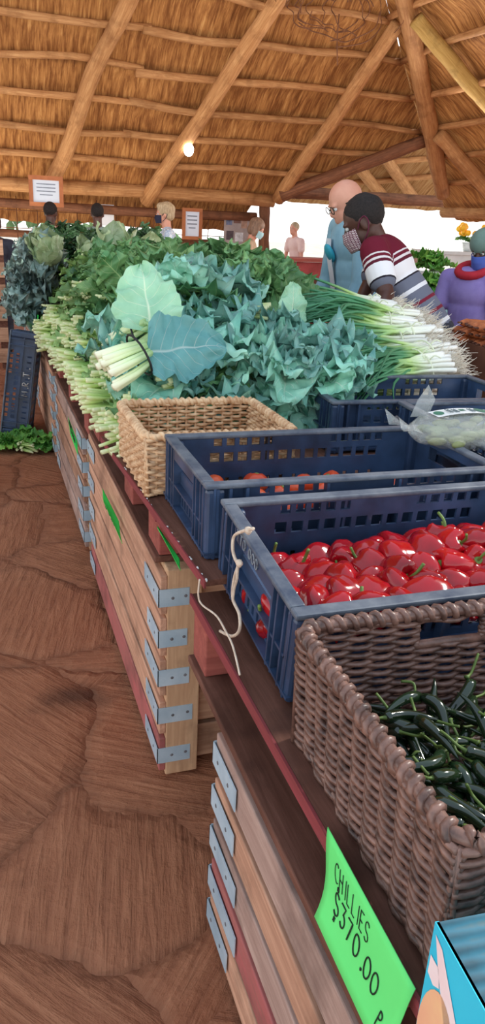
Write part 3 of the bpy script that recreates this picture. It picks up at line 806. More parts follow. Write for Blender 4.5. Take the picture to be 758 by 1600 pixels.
# ------------------------------------------------------------------ leaf vegetables
def leaf(mb, M, L, W, q, bend=.6, ruffle=.02, fold=.25, nu=12, nv=8, mi=0, lobes=0, shape=.9, rf=3):
    ph = q.random() * 20; ph2 = q.random() * 20; vs, us = [], []
    x = z = 0; pu = 0; cen = []
    U = [1 - (1 - i / nu) ** 1.5 for i in range(nu + 1)]; tint = q.random()
    for i in range(nu + 1):
        u = U[i]; a = -bend * u
        if i: x += math.cos(a) * L * (u - U[i - 1]); z += math.sin(a) * L * (u - U[i - 1])
        cen.append((x, z, a))
    for i in range(nu + 1):
        u = U[i]; cx, cz, a = cen[i]
        w = W / 2 * (math.sin(PI * (.06 + .94 * u) ** shape) ** .55 if 0 < u < 1 else (.12 if u == 0 else .06))
        for j in range(nv + 1):
            v = j / nv * 2 - 1
            ww = w * (1 + lobes * mnoise.noise((u * 7 + ph, 3 * (1 if v > 0 else -1), ph2)) * abs(v))
            y = v * ww
            dz = fold * abs(y) + ruffle * abs(v) ** 1.5 * (math.sin(u * rf * 6.28 + ph + v) + .7 * math.sin(u * rf * 13 + ph2 + 2 * v)) * (w / (W / 2))
            dz += .10 * W * mnoise.noise((u * 4 + ph, v * 2, ph2)) + .35 * ruffle * abs(v) ** 4 * math.sin(u * rf * 27 + ph2) * (w / (W / 2))
            du = .03 * L * abs(v) * mnoise.noise((u * 14 + ph, v * 4, 1)) * (1 if lobes else .5)
            vs.append((cx - math.sin(a) * dz + du, y, cz + math.cos(a) * dz)); us.append((u, .5 + v / 2))
    fs = [(i * (nv + 1) + j, (i + 1) * (nv + 1) + j, (i + 1) * (nv + 1) + j + 1, i * (nv + 1) + j + 1) for i in range(nu) for j in range(nv)]
    mb.add(vs, fs, mi, M, uv=us, tv=[tint] * len(vs))
    return cen
def tie_mb(rad_y, rad_z, x, zc):
    mb = MB(); mb.tube([(x + .004 * math.sin(a * 2), rad_y * math.cos(a), zc + rad_z * math.sin(a)) for a in [i * 2 * PI / 18 for i in range(18)]], .0035, 5, closed=True)
    mb.tube(smooth_path([(x, rad_y * .5, zc + rad_z * .9), (x - .01, rad_y * .7, zc + rad_z * 1.25), (x - .03, rad_y * .9, zc + rad_z * 1.1)], 4), .0028, 5)
    return mb
def bunch_proto(name, seed, lmat, smat, nl=13, ns=30, sl=.17, sr=.0075, LL=.25, LW=.17, rad=.055, ruffle=.018, lobes=.25, spread=.75, bend=.9, up=.6, flat=.75, rf=3, zc=None, fine=False, back=0):
    """cut ends at -x, leaves at +x, tied in the middle; origin under the bundle"""
    q = random.Random(seed); root = bpy.data.objects.new(name, None); COL.objects.link(root)
    zc = rad * flat if zc is None else zc; mb = MB()
    for i in range(ns):
        a = q.random() * 6.28; r = rad * math.sqrt(q.random()); y, z = r * math.cos(a), zc + flat * r * math.sin(a)
        x0 = -sl + q.uniform(-.03, .02); y0 = y * 1.35 + q.uniform(-.01, .01); z0 = zc + (z - zc) * 1.3 + q.uniform(-.006, .006)
        mb.tube([(x0, y0, max(.006, z0)), (x0 * .5, y, z), (.06, y * .9, z)], [sr * q.uniform(.8, 1.3), sr, sr * .7], 6, tv=[0, .5, 1], sq=q.uniform(.7, 1))
    mb.build('stalk_bundle', smat, root)
    mb = MB()
    for i in range(nl):
        f = (i + .5) / nl; yaw = (q.random() - .5) * 2 * spread; el = up * q.uniform(-.25, 1) + .1
        a = q.random() * 6.28; r = rad * .7 * math.sqrt(q.random())
        p = V((q.uniform(-.03, .06), r * math.cos(a) * .9, zc + flat * r * math.sin(a) + .02 * (el > .3)))
        d = V((math.cos(yaw) * math.cos(el), math.sin(yaw) * math.cos(el), math.sin(el))); nz = V((-math.sin(el), q.uniform(-.5, .5), math.cos(el) + .2))
        k = q.uniform(.75, 1.15)
        if i < back:
            yb = q.uniform(-1.1, 1.1) + PI; p = V((.03, q.uniform(-.03, .03), zc + rad * flat + .01)); d = V((math.cos(yb), math.sin(yb), .25)); nz = V((.2, q.uniform(-.3, .3), 1)); k *= .75
        Mt = frame(p, d, nz)
        cen = leaf(mb, Mt, LL * k, LW * k, q, bend * q.uniform(.4, 1.3), ruffle, q.uniform(.05, .4), nu=26 if fine else 16, nv=14 if fine else 10, lobes=lobes, rf=rf)
        mb.tube([Mt @ V((c[0], 0, c[1] - .001)) for c in cen[:9]], [.0045 * (1 - e / 10) for e in range(9)], 5, mi=1)
    mb.build('foliage', [lmat, M_leafl if smat is M_stem else smat], root)
    tie_mb(rad * 1.02, rad * flat * 1.02, -.045, zc).build('tie', M_tie, root)
    return root
def put(protos, k, loc, xdir, zdir, s, label, cat, group):
    return place(protos, k, frame(loc, xdir, zdir) @ Matrix.Scale(s, 4), label, cat, group)
q = random.Random(11)
# 1. choumoellier bunches with cut stems facing the aisle
GB = [bunch_proto('leafy_green_bunch', 100 + s, M_leafg if s % 3 else M_leafd, M_stem, ns=25, sr=.0088, nl=16, LL=.24, LW=.16, rad=.062, back=1 + s % 3) for s in range(5)]
cnt = 0
for lay in range(5):
    y = 2.52 + .06 * lay
    while y < 6.0:
        ov = .05 * math.sin(y * 2.1)
        x = .56 + .085 * lay + ov * .5 + q.uniform(-.03, .03); 
        base = .862 if y < 2.7 else (.846 if y < 3.3 else .79)
        z = base + .092 * lay + q.uniform(-.01, .01)
        ya = q.uniform(-.45, .35) + .25
        if (lay == 3 and cnt % 2) or lay == 4 or (y > 4.4 and lay == 2 and cnt % 2): ya += PI * .75 * (1 if cnt % 3 else -1)
        if not (lay >= 3 and y < 2.9) :
            put(GB, cnt, (x, y, z), (math.cos(ya), math.sin(ya), .05 + q.uniform(-.06, .1)), (0, q.uniform(-.15, .15), 1), q.uniform(.92, 1.12), 'bunch of leafy greens with pale cut stems facing the aisle', 'greens bunch', 'green bunches with cut stems along the aisle'); cnt += 1
        y += .185 + q.uniform(-.02, .04)
# 2. inner filling rows further right, leaves up
DB = [bunch_proto('leafy_green_bunch', 200 + s, M_leafd, M_stem, nl=15, ns=14, LL=.21, LW=.16, rad=.05, ruffle=.034, lobes=.4, spread=1.3, up=1.0, bend=1.2, rf=4, fine=True) for s in range(4)]
cnt = 0
for (x, y, z) in [(.82, 3.3, 1.27), (.95, 3.34, 1.3), (1.08, 3.3, 1.3), (1.2, 3.36, 1.27), (.88, 3.5, 1.34), (1.02, 3.52, 1.36), (1.15, 3.5, 1.34), (1.3, 3.55, 1.3), (.95, 3.7, 1.36), (1.1, 3.7, 1.37), (1.25, 3.72, 1.34), (.7, 3.6, 1.3), (1.36, 3.75, 1.28), (.8, 3.85, 1.3)]:
    a = q.uniform(-2.6, -.5)
    put(DB, cnt, (x, y, z - .12), (math.cos(a) * .8, math.sin(a) * .8, .6), (0, -.3, 1), q.uniform(1.0, 1.2), 'frilly deep green leafy bunch heaped behind the collards', 'greens bunch', 'deep green bunches at the back of the heap'); cnt += 1
for i in range(9):
    for j in range(6):
        x = .82 + .17 * j + q.uniform(-.04, .04); y = 3.35 + .3 * i + q.uniform(-.05, .05)
        if x > 1.5 and y > 3: x -= .1
        z = 1.14 + .13 * math.sin(min(1, (x - .6) / .5) * PI / 2) + .02 * i * (i < 4) - .03 * max(0, j - 3)
        if y < 3.9: z += .03
        if x > 1.35 and y < 4.4: continue
        a = q.uniform(0, 6.28)
        put(DB, cnt, (x, y, z - .1), (math.cos(a) * .7, math.sin(a) * .7, .75), (0, 0, 1), q.uniform(.9, 1.2), 'frilly deep green leafy bunch heaped behind the collards', 'greens bunch', 'deep green bunches at the back of the heap'); cnt += 1
# 3. blue green kale facing the camera
KB = [bunch_proto('kale_bunch', 300 + s, M_leafb, M_stemp, nl=13, ns=16, LL=.26, LW=.2, rad=.05, ruffle=.036, lobes=.15, spread=1.1, up=.75, bend=1.1, rf=3.5, fine=True) for s in range(4)]
cnt = 0
for lay in range(5):
    n = 6 - (lay > 2)
    for i in range(n):
        x = .62 + .125 * i + q.uniform(-.03, .03) - .02 * lay; y = 2.60 + .13 * lay + q.uniform(-.03, .03); z = .875 + .085 * lay + q.uniform(-.015, .015)
        if x > 1.12: y -= .02; 
        if x > 1.17 - .03 * lay or (x < .8 and lay > 2): continue
        a = -PI / 2 + q.uniform(-.6, .6)
        put(KB, cnt, (x, y + .1, z), (math.cos(a), math.sin(a), .1 + q.uniform(-.25, .35)), (0, -.35, 1), q.uniform(.95, 1.2), 'blue green kale bunch with frilly leaves, heaped behind the baskets', 'kale bunch', 'blue green kale bunches in the heap'); cnt += 1
q7 = random.Random(77)
for (x, y, z) in [(1.08, 2.66, .98), (1.17, 2.66, 1.0), (1.12, 2.74, 1.08), (1.2, 2.8, 1.06), (1.02, 2.6, 1.06)]:
    a = -PI / 2 + q7.uniform(-.5, .6)
    put(KB, cnt, (x, y, z), (math.cos(a), math.sin(a), q7.uniform(-.1, .2)), (0, -.35, 1), q7.uniform(.9, 1.05), 'blue green kale bunch with frilly leaves, heaped behind the baskets', 'kale bunch', 'blue green kale bunches in the heap'); cnt += 1
# 4. hero collard bunches
def hero(label, base, tip, nrm, W, mat, stalk_from, seed, bend, cat='collard bunch'):
    q = random.Random(seed); base, tip = V(base), V(tip)
    o = thing('collard_bunch', base, label, cat); mb = MB(); d = tip - base
    cen = leaf(mb, frame((0, 0, 0), d, nrm), d.length * 1.04, W, q, bend, .014, .12, 40, 24, shape=.62, rf=2.5, lobes=.16)
    mb.build('leaf', mat, o)
    sf = V(stalk_from) - base; mb = MB(); ax = sf.normalized(); s1 = ax.cross(V(nrm)).normalized(); s2 = ax.cross(s1)
    for i in range(15):
        a = q.random() * 6.28; r = .055 * math.sqrt(q.random()); off = s1 * math.cos(a) * r * 1.2 + s2 * math.sin(a) * r * .8
        e = sf * q.uniform(.9, 1.08) + off * 1.15
        mb.tube([e, sf * .5 + off, off * .7 - s2 * 0], [.0125, .0105, .008], 8, tv=[0, .45, .9])
    mb.build('stalk_bundle', M_stemp, o)
    mb = MB(); c = sf * .22
    mb.tube([c + s1 * .075 * math.cos(a) + s2 * .052 * math.sin(a) for a in [i * 2 * PI / 18 for i in range(18)]], .004, 5, closed=True); mb.build('tie', M_tie, o)
    return o
b1 = at(236, 518, Y=2.68); t1 = at(222, 402, Y=2.84)
hero('collard bunch with the big pale upright leaf, left of centre in the heap', b1, t1, V((-.1, -1, .45)), .24, M_leafhero, b1 + V((-.09, .12, -.1)), 5, .35)
b2 = at(232, 548, Y=2.52); t2 = at(350, 536, Y=2.46)
hero('collard bunch with the large round blue green leaf, above the pale basket', b2, t2, V((.05, -1, .75)), .25, M_leafblue, b2 + V((-.15, -.05, -.055)), 8, .25)
b3 = at(425, 545, Y=2.66); t3 = at(548, 527, Y=2.5)
hero('kale bunch with one long pale leaf reaching right over the spring onions', b3, t3, V((.1, -.8, 1)), .1, M_leafb, b3 + V((-.08, .1, -.05)), 12, .4)
b4 = at(455, 510, Y=2.95); t4 = at(462, 438, Y=3.0)
hero('kale bunch with one pale leaf standing up before the spring onions', b4, t4, V((-.2, -1, .2)), .12, M_leafhero, b4 + V((-.05, .1, -.06)), 15, .4)
# 5. cabbages, grey kale and parsley at the far end
def cab_proto(seed):
    q = random.Random(seed); root = bpy.data.objects.new('cabbage', None); COL.objects.link(root)
    mb = MB(); mb.ell((0, 0, .1), (.1, .1, .095), 20, 12, fn=lambda d: 1 + .04 * mnoise.noise(d * 3)); mb.build('head', M_cab, root)
    mb = MB()
    for i in range(9):
        a = i * 2.4 + q.random(); el = .5 + .7 * q.random()
        leaf(mb, frame((math.cos(a) * .03, math.sin(a) * .03, .02), (math.cos(a) * math.cos(el), math.sin(a) * math.cos(el), math.sin(el)), (-math.cos(a), -math.sin(a), .6)), .24, .2, q, -.9, .012, .3, shape=.7)
    mb.build('wrapper_leaf', [M_cab], root); root.children[1]['label'] = 'loose pale outer leaves'
    return root
CB = [cab_proto(1), cab_proto(2)]
for i, (x, y, z, lab) in enumerate([(.58, 6.4, 1.22, 'pale cabbage split open, leftmost of the heads at the far end'), (1.0, 6.3, 1.27, 'pale cabbage right of the split one, below the dark parsley'), (.8, 6.1, 1.16, None), (1.25, 6.0, 1.2, None), (.95, 6.0, 1.05, None), (.75, 5.9, 1.05, None)]):
    place(CB, i, frame((x, y, z), (q.uniform(-1, 1), q.uniform(-1, 1), .2), (q.uniform(-.6, .1), -.6, .8)) @ Matrix.Scale(1.15, 4), lab or 'pale cabbage half buried in leaves at the far end', 'cabbage', None if lab else 'cabbages half buried at the far end')
FB = [bunch_proto('kale_bunch', 400 + s, M_leafk, M_stem, nl=18, ns=14, LL=.24, LW=.14, rad=.05, ruffle=.035, lobes=.5, spread=1.1, up=.6, bend=1.3, rf=5) for s in range(2)]
cnt = 0
for i in range(6):
    for lay in range(3):
        y = 6.5 + .27 * i; a = PI + q.uniform(-.7, .3)
        put(FB, cnt, (.5 + .06 * lay + q.uniform(-.04, .04), y, .79 + .19 * lay), (math.cos(a), math.sin(a) - .3, .1 + .15 * lay), (0, 0, 1), 1.15, 'grey blue kale bunch spilling over the aisle at the far end', 'kale bunch', 'grey kale bunches at the far end'); cnt += 1
PB = [bunch_proto('parsley_bunch', 500 + s, M_leafp, M_stem, nl=26, ns=12, LL=.15, LW=.11, rad=.05, ruffle=.04, lobes=.7, spread=1.5, up=1.3, bend=1.2, rf=6) for s in range(2)]
cnt = 0
for i in range(7):
    for j in range(3):
        x = .66 + .15 * i + q.uniform(-.04, .04); y = 7.1 + .28 * j; a = q.random() * 6.28
        put(PB, cnt, (x, y, 1.13 + .03 * math.sin(i * 1.3) + .06 * j), (math.cos(a) * .5, math.sin(a) * .5, .85), (0, 0, 1), 1.2, 'very dark green parsley bunch along the back of the far heap', 'parsley', 'dark parsley bunches at the far end'); cnt += 1
for i in range(6):
    for j in range(2):
        x = .75 + .2 * i; y = 6.9 + .5 * j; a = q.random() * 6.28
        put(PB, cnt, (x, y, .9 + .02 * j), (math.cos(a) * .5, math.sin(a) * .5, .85), (0, 0, 1), 1.3, 'very dark green parsley bunch along the back of the far heap', 'parsley', 'dark parsley bunches at the far end'); cnt += 1
# leaves dropped on the floor
LB = [bunch_proto('leafy_green_bunch', 600 + s, M_leafl, M_stem, nl=16, ns=10, LL=.14, LW=.1, rad=.035, spread=1.4, up=.35, bend=.5) for s in range(2)]
for i, (px, py) in enumerate([(18, 690), (40, 696), (62, 700), (28, 702), (2, 700)]):
    p = at(px, py, z=0); a = q.random() * 6.28
    put(LB, i, (p.x, p.y, .006), (math.cos(a), math.sin(a), 0), (0, 0, 1), 1.0, 'bright green leafy bunch dropped on the floor below the leaning crate', 'greens bunch', 'dropped greens on the floor')

# ------------------------------------------------------------------ spring onions
def onion_proto(seed):
    q = random.Random(seed); root = bpy.data.objects.new('spring_onion_bunch', None); COL.objects.link(root)
    mb = MB(); rt = MB()
    for i in range(46):
        a = q.random() * 6.28; r = .05 * math.sqrt(q.random()); y, z = r * math.cos(a) * 1.15, .05 + r * math.sin(a) * .85
        fy = q.gauss(0, .09); fz = q.uniform(-.05, .1); L = q.uniform(.5, .72); x0 = q.uniform(-.03, .03)
        pts = [(x0, y * 1.5, z), (x0 + .05, y * 1.25, z), (.15, y, z), (.3, y + fy * .25, z + fz * .35), (.45, y + fy * .6, z + fz * .6 - .01), (L, y + fy * 1.15, max(.008, z + fz * .5 - .06))]
        rr = [.0095, .009, .0065, .006, .005, .0012]
        sp = smooth_path(pts, 3); n = len(sp)
        rs = [rr[min(5, int(j / 3))] + (rr[min(5, int(j / 3) + 1)] - rr[min(5, int(j / 3))]) * ((j % 3) / 3) for j in range(n)]
        mb.tube(sp, rs, 6, tv=[p.x / .72 for p in sp])
        for k in range(7):
            d = V((-q.uniform(.03, .075), q.gauss(0, .024), q.gauss(0, .024)))
            b = V((x0, y * 1.5, z)); rt.tube([b, b + d * .5 + V((0, q.gauss(0, .004), q.gauss(0, .004))), b + d], [.0016, .0012, .0006], 4)
    mb.build('stalk_bundle', M_onion, root); rt.build('root', M_root, root)['kind'] = 'stuff'
    mb = tie_mb(.062, .05, .11, .05); mb.build('tie', M_stemp, root)
    return root
OB = [onion_proto(s) for s in range(3)]
ol = []
for (px, py, Y) in [(700, 574, 2.84), (676, 562, 2.92), (686, 548, 3.0), (664, 538, 3.08), (672, 522, 3.16), (640, 512, 3.25), (648, 500, 3.34), (622, 494, 3.42), (610, 484, 3.52), (662, 590, 2.95)]:
    ol.append(at(px, py, Y=Y))
for i, p in enumerate(ol):
    a = PI - .03 + q.uniform(-.2, .2)
    if i < 3: a += .22
    put(OB, i, (p.x, p.y, p.z - .05), (math.cos(a), math.sin(a), .03 + (.05 if i > 4 else -.1)), (0, -.1, 1), 1.12, 'bunch of spring onions laid with white roots to the right', 'spring onions', 'spring onion bunches in the heap')
for i in range(12):          # lower layers that carry the heap
    p = V((1.9 - .03 * (i % 3), 2.98 + .19 * (i // 3) , .80 + .09 * (i % 3)))
    a = PI + q.uniform(-.1, .1)
    put(OB, 99 + i, p, (math.cos(a), math.sin(a), 0), (0, 0, 1), 1.12, 'bunch of spring onions laid with white roots to the right', 'spring onions', 'spring onion bunches in the heap')

# ------------------------------------------------------------------ signs
def sign(name_lab, TL, TRr, BL, BR, txt, mat=M_paper2, sag=.012, small=True):
    TL, TRr, BL, BR = map(V, (TL, TRr, BL, BR)); nrm = (TRr - TL).cross(BL - TL).normalized()
    if nrm.x > 0: nrm = -nrm
    def S(u, v, off=0):
        p = (TL * (1 - u) + TRr * u) * (1 - v) + (BL * (1 - u) + BR * u) * v
        return p + nrm * (sag * math.sin(v * PI) * v * (1 - .5 * u) + off)
    o = thing('price_sign', TL, name_lab, 'price sign'); inv = -TL
    mb = MB(); mb.grid(lambda u, v: S(u, v) + inv, 16, 10, uv=False); q_ = mb.build('card', mat, o)
    sm = q_.modifiers.new('thick', 'SOLIDIFY'); sm.thickness = .0012
    mb = MB(); txt(mb, lambda u, v: S(u, v, .0022) + inv)
    mb.build('handwriting', M_ink, o)
    return o
def big(mb, S):
    write(mb, 'CHILLIES', S, .14, .16, .058, .22, .0007, gap=1.12)
    write(mb, '$370.00', S, .16, .46, .08, .24, .0012, gap=1.2)
    write(mb, 'Per', S, .84, .68, .055, .17, .0010)
sign('large green card sign for chillies, $370.00, on the near pallet edge', at(513, 1292, X=.411), at(650, 1545, X=.411), at(492, 1432, X=.385), at(594, 1655, X=.385), big, M_paper, sag=-.016)
def sm(t1, t2):
    def f(mb, S):
        write(mb, t1, S, .1, .12, .07, .25, .0011, gap=1.15); write(mb, t2, S, .12, .5, .09, .28, .0013, gap=1.15)
    return f
sign('narrow green card sign on the second bin, below the pale basket', at(160, 763, X=.405), at(186, 815, X=.405), at(164, 788, X=.38), at(191, 850, X=.38), sm('CHOMO', '$60.00'))
sign('green card sign edge poking out below the tomato crate', at(246, 822, X=.415), at(281, 874, X=.415), at(247, 826, X=.40), at(282, 892, X=.40), sm('', ''), sag=.003)
sign('green card sign hanging on the third bin', at(106, 650, X=.405), at(121, 690, X=.405), at(110, 678, X=.385), at(122, 712, X=.385), sm('RAPE', '$50.00'))
sign('small square green card sign at the far end below the kale', at(47, 492, X=.40), at(60, 492, X=.415), at(47, 517, X=.395), at(60, 519, X=.41), sm('', 'VEG'), sag=.002)

# twine on the pepper crate
def twine(pts, r=.0032, n=6):
    mb = MB(); mb.tube(smooth_path(pts, 8), r, n); return mb
tp = [(396, 826, .462), (380, 830, .462), (366, 838, .458), (364, 860, .455), (370, 878, .453), (376, 882, .452)]
o = thing('twine_loop', at(380, 830, X=.46), 'cream twine knotted through the end wall of the pepper crate', 'twine'); inv = -o.location
def tw(l): return [at(a, b, X=c) + inv for a, b, c in l]
mb = MB(); mb.tube(smooth_path(tw(tp)), .0035, 6); mb.build('cord', M_twine, o)
mb = MB(); mb.tube(smooth_path(tw([(374, 880, .452), (366, 905, .45), (364, 935, .448), (374, 960, .445), (374, 985, .44), (362, 994, .436), (344, 986, .43)])), .0035, 6)
mb.tube(smooth_path(tw([(372, 880, .451), (370, 905, .449), (366, 920, .448), (364, 940, .447)])), .003, 6); mb.build('cord', M_twine, o)
for a_, b_, c_ in ((374, 880, .451), (388, 829, .462)):
    mb = MB(); mb.ell(at(a_, b_, X=c_) + inv, (.007, .009, .008), fn=lambda d: 1 + .2 * mnoise.noise(d * 3)); mb.build('knot', M_twine, o)
mb = twine([at(a, b, X=c) for a, b, c in [(312, 905, .408), (310, 930, .405), (316, 945, .41), (338, 962, .411), (352, 985, .411), (364, 1010, .411), (375, 1055, .411)]], .0022)
tag(mb.build('string', M_twine), 'thin frayed string trailing along the red board edge', 'string')

# ------------------------------------------------------------------ printed carton at the bottom right
def carton():
    p0 = at(680, 1440, Y=.45); z1 = p0.z
    p1 = at(758, 1580, z=z1); dl = V((p1.x - p0.x, p1.y - p0.y, 0)).normalized()     # left edge comes towards us
    p2 = at(758, 1425, z=z1); dr = V((-dl.y, dl.x, 0))
    if dr.x < 0: dr = -dr
    o = thing('printed_carton', (p0.x, p0.y, .783), 'turquoise fruit carton with peach print in the bottom right corner', 'carton', M=Matrix((dr, -dl, V((0, 0, 1)))).transposed().to_4x4())
    o.location = (p0.x, p0.y, .783)
    H = z1 - .783; L = .32; Wd = .36
    t = NT('corrugated_teal'); tc = t.n('ShaderNodeTexCoord'); sp = t.n('ShaderNodeSeparateXYZ'); t.l(tc.outputs['Object'], sp.inputs[0])
    w = t.math('SINE', t.math('MULTIPLY', sp.outputs[1], 420.0)); n = t.noise(tc.outputs['Object'], 14, 4)
    c = t.ramp(t.math('ADD', t.math('MULTIPLY', w, .12), n), [(.3, lin((44, 84, 98))), (.6, lin((54, 118, 138))), (.8, lin((92, 118, 122)))])
    t.base(c, .5, .4); t.bump(w, .25, .002)
    mb = MB(); mb.box(.001, Wd, -L, -.001, H - .004, H); mb.build('lid', t.m, o, False)
    M_cy = simple('turquoise_print', (64, 214, 240), (40, 186, 222), 4, rough=.45, bump=0, rnd=0)
    mb = MB(); mb.box(0, .004, -L, 0, 0, H); q_ = mb.build('side_panel', M_cy, o, False)
    mb = MB(); mb.box(.004, Wd, -.004, 0, 0, H - .005); mb.build('end_panel', M_cy, o, False)
    mb = MB(); mb.box(.004, Wd, -L, -L + .004, 0, H - .005); mb.build('end_panel', M_cy, o, False)
    mb = MB(); mb.box(Wd - .004, Wd, -L + .004, -.004, 0, H - .005); mb.build('side_panel', M_cy, o, False)
    # printed fruit & petals on the left panel (x = -0.0008), y runs from far (0) to near (-L)
    M_pe = simple('peach_print', (250, 206, 150), (240, 170, 140), 9, rough=.5, bump=0, rnd=0); M_pw = simple('petal_print', (252, 240, 240), (244, 206, 206), 9, rough=.5, bump=0, rnd=0)
    def blob(pts, mat, nm):
        mb = MB(); mb.poly([(-.0008, y, z) for y, z in pts]); mb.build(nm, mat, q_, False)
    blob([(-.012 + .028 * math.cos(a) , H * .42 + H * .36 * math.sin(a)) for a in [i * 2 * PI / 24 for i in range(24)]][:0] or [(-.034 + .033 * math.cos(a), H * .33 + H * .36 * math.sin(a)) for a in [i * 2 * PI / 28 for i in range(28)]], M_pe, 'peach_picture')
    blob([(-.004, H * .80), (-.02, H * .80), (-.026, H * .7), (-.016, H * .66), (-.004, H * .68)], M_pw, 'petal_picture')
    blob([(-.006, H * .95), (-.02, H * .93), (-.08, H * .56), (-.096, H * .30), (-.088, H * .16), (-.074, H * .2), (-.05, H * .5), (-.02, H * .78)], M_pw, 'petal_picture')
    blob([(-.098, H * .2), (-.1, H * .5), (-.12, H * .82), (-.132, H * .84), (-.126, H * .5), (-.112, H * .2)], M_pw, 'petal_picture')
    return o
carton()

# clear labelled bag in crate C
def bag():
    c = at(722, 672, z=1.07)
    o = thing('plastic_bag', c, 'clear plastic bag of green vegetables with a white label, lying in the dark crate', 'bag')
    t = NT('clear_film'); t.base((.9, .95, .9, 1), .15, .5); t.b.inputs['Transmission Weight'].default_value = .0
    tr = t.n('ShaderNodeBsdfTransparent'); mx = t.n('ShaderNodeMixShader'); mx.inputs[0].default_value = .28
    t.l(tr.outputs[0], mx.inputs[1]); t.l(t.b.outputs[0], mx.inputs[2]); t.l(mx.outputs[0], t.out.inputs[0])
    n = t.noise(t.objco(), 18, 5); t.bump(n, .8, .02)
    mb = MB(); mb.ell((0, 0, .0), (.17, .1, .05), 30, 18, fn=lambda d: 1 + .12 * mnoise.noise(d * 3.5) + .06 * mnoise.noise(d * 9)); 
    def fl(u, v): return (-.16 - .05 * u, (v - .5) * (.12 + .05 * u), .01 + .02 * math.sin(v * 14) * u + .02 * u)
    mb.grid(fl, 4, 10, uv=False)
    mb.grid(lambda u, v: (.0 + .06 * (v - .5) - .09 + .03 * u, .09 + .02 * u, .02 + .09 * u * (1 - abs(v - .5))), 4, 4, uv=False)
    mb.build('film', t.m, o)
    mb = MB(); qq = random.Random(4)
    for i in range(34):
        a = qq.random() * 6.28; mb.ell((qq.uniform(-.11, .12), qq.uniform(-.06, .06), qq.uniform(-.025, .012)), (.03, .012, .012), 10, 7, M=Matrix.Rotation(a * .12 - .3, 4, 'Z'))
    mb.build('vegetable_fill', simple('pale_green_veg', (158, 162, 112), (112, 124, 78), 9, rough=.5), o)['kind'] = 'stuff'
    def L(x, y): return V((-.1 + x, .035 - y, .0565 - .9 * (x - .1) ** 2 - .5 * (y - .03) ** 2))
    mb = MB(); mb.grid(lambda u, v: L(u * .19, v * .06), 12, 6, uv=False); lb = mb.build('label', simple('label_white', (240, 242, 240), (226, 230, 228), 5, rough=.4, bump=0), o)
    mb = MB()
    for (x, r, m) in ((.006, .018, 0),): mb.add([L(x + .012 + r * .8 * math.cos(i * .45), .03 + r * math.sin(i * .45)) + V((0, 0, .0012)) for i in range(14)], [tuple(range(14))])
    mb.add([L(.095 + .009 * a, .026 + .009 * b) + V((0, 0, .0012)) for a, b in ((-1, -1), (1, -1), (1, 1), (-1, 1))], [(0, 1, 2, 3)])
    mb.add([L(.16 + .024 * math.cos(i * .45), .03 + .026 * math.sin(i * .45)) + V((0, 0, .0012)) for i in range(14)], [tuple(range(14))])
    mb.build('logo_mark', simple('label_green', (70, 140, 110), (50, 110, 90), 40, bump=0), lb, False)
    mb = MB()
    for x in (.045, .053, .066, .074, .118, .126): mb.box(x - .101, x - .0975, -.012, .02, .0565, .058)
    mb.build('label_print', simple('label_grey', (120, 136, 140), None, 5, bump=0), lb, False)
bag()
# blue crate corner below the bag
mb = MB(); p = at(752, 712, z=.93)
# ------------------------------------------------------------------ right hand stand: carton, carrots, aubergine, tomatoes
o = thing('cardboard_box', (2.17, 2.86, .641), 'brown cardboard box with green panels, right of the spring onion roots', 'cardboard box', rz=math.radians(-4))
M_card = simple('brown_card', (128, 84, 64), (98, 62, 48), 6, rough=.7, bump=.1); M_grn = simple('green_print', (34, 118, 54), (26, 96, 44), 5, rough=.6, bump=0)
Wd, Dd, H = .85, .62, .47
for (nm, b) in (('front_panel', (0, Wd, 0, .006, 0, H)), ('back_panel', (0, Wd, Dd - .006, Dd, 0, H)), ('side_panel', (0, .006, .006, Dd - .006, 0, H)), ('side_panel', (Wd - .006, Wd, .006, Dd - .006, 0, H)), ('base', (.006, Wd - .006, .006, Dd - .006, .002, .01)), ('lid', (.006, Wd - .006, .006, Dd - .006, H - .03, H - .024))):
    mb = MB(); mb.box(*b); pn = mb.build(nm, M_card, o, False, .002)
    if nm == 'front_panel':
        for x0, x1 in ((.02, .1), (.2, .3), (.42, .56)):
            mb = MB(); mb.box(x0, x1, -.0015, -.0003, H - .17, H - .02); mb.build('printed_panel', M_grn, pn, False)['label'] = 'green printed rectangle'
bt = .641 + H - .022
def carrot_proto(seed):
    root = bpy.data.objects.new('carrot', None); COL.objects.link(root); qq = random.Random(seed)
    mb = MB(); mb.tube([(0.24 * u, .006 * math.sin(u * 5 + seed), 0) for u in [i / 12 for i in range(13)]], [.022 * (1 - .62 * (i / 12)) * (1 + .05 * math.sin(i * 2.3)) if i else .014 for i in range(13)], 12, round_ends=True); mb.build('root', M_carrot, root)
    mb = MB(); mb.tube([(-.006, 0, 0), (-.03, 0, .003)], [.007, .004], 7); mb.build('stub', M_brown, root); return root
KP = [carrot_proto(1), carrot_proto(2)]
n = 0
for lay in range(3):
    for i in range(9 - lay):
        x = 2.2 + .0 + R.uniform(-.02, .03); y = 2.92 + .047 * i + .023 * lay
        place(KP, n, TR(x, y, bt + .024 + .038 * lay, math.radians(-2) + R.uniform(-.08, .08)), 'orange carrot stacked sideways on the brown box', 'carrot', 'carrots on the brown box'); n += 1
o = thing('aubergine', (2.56, 2.93, bt + .05), 'dark purple aubergine lying in front of the red tomatoes at the right', 'aubergine', rz=.3)
mb = MB(); mb.tube([(-.08, 0, 0), (-.04, 0, 0), (0, 0, 0), (.05, .005, .004), (.1, .01, .01)], [.04, .05, .05, .04, .026], 18, round_ends=True); mb.build('fruit', M_aub, o)
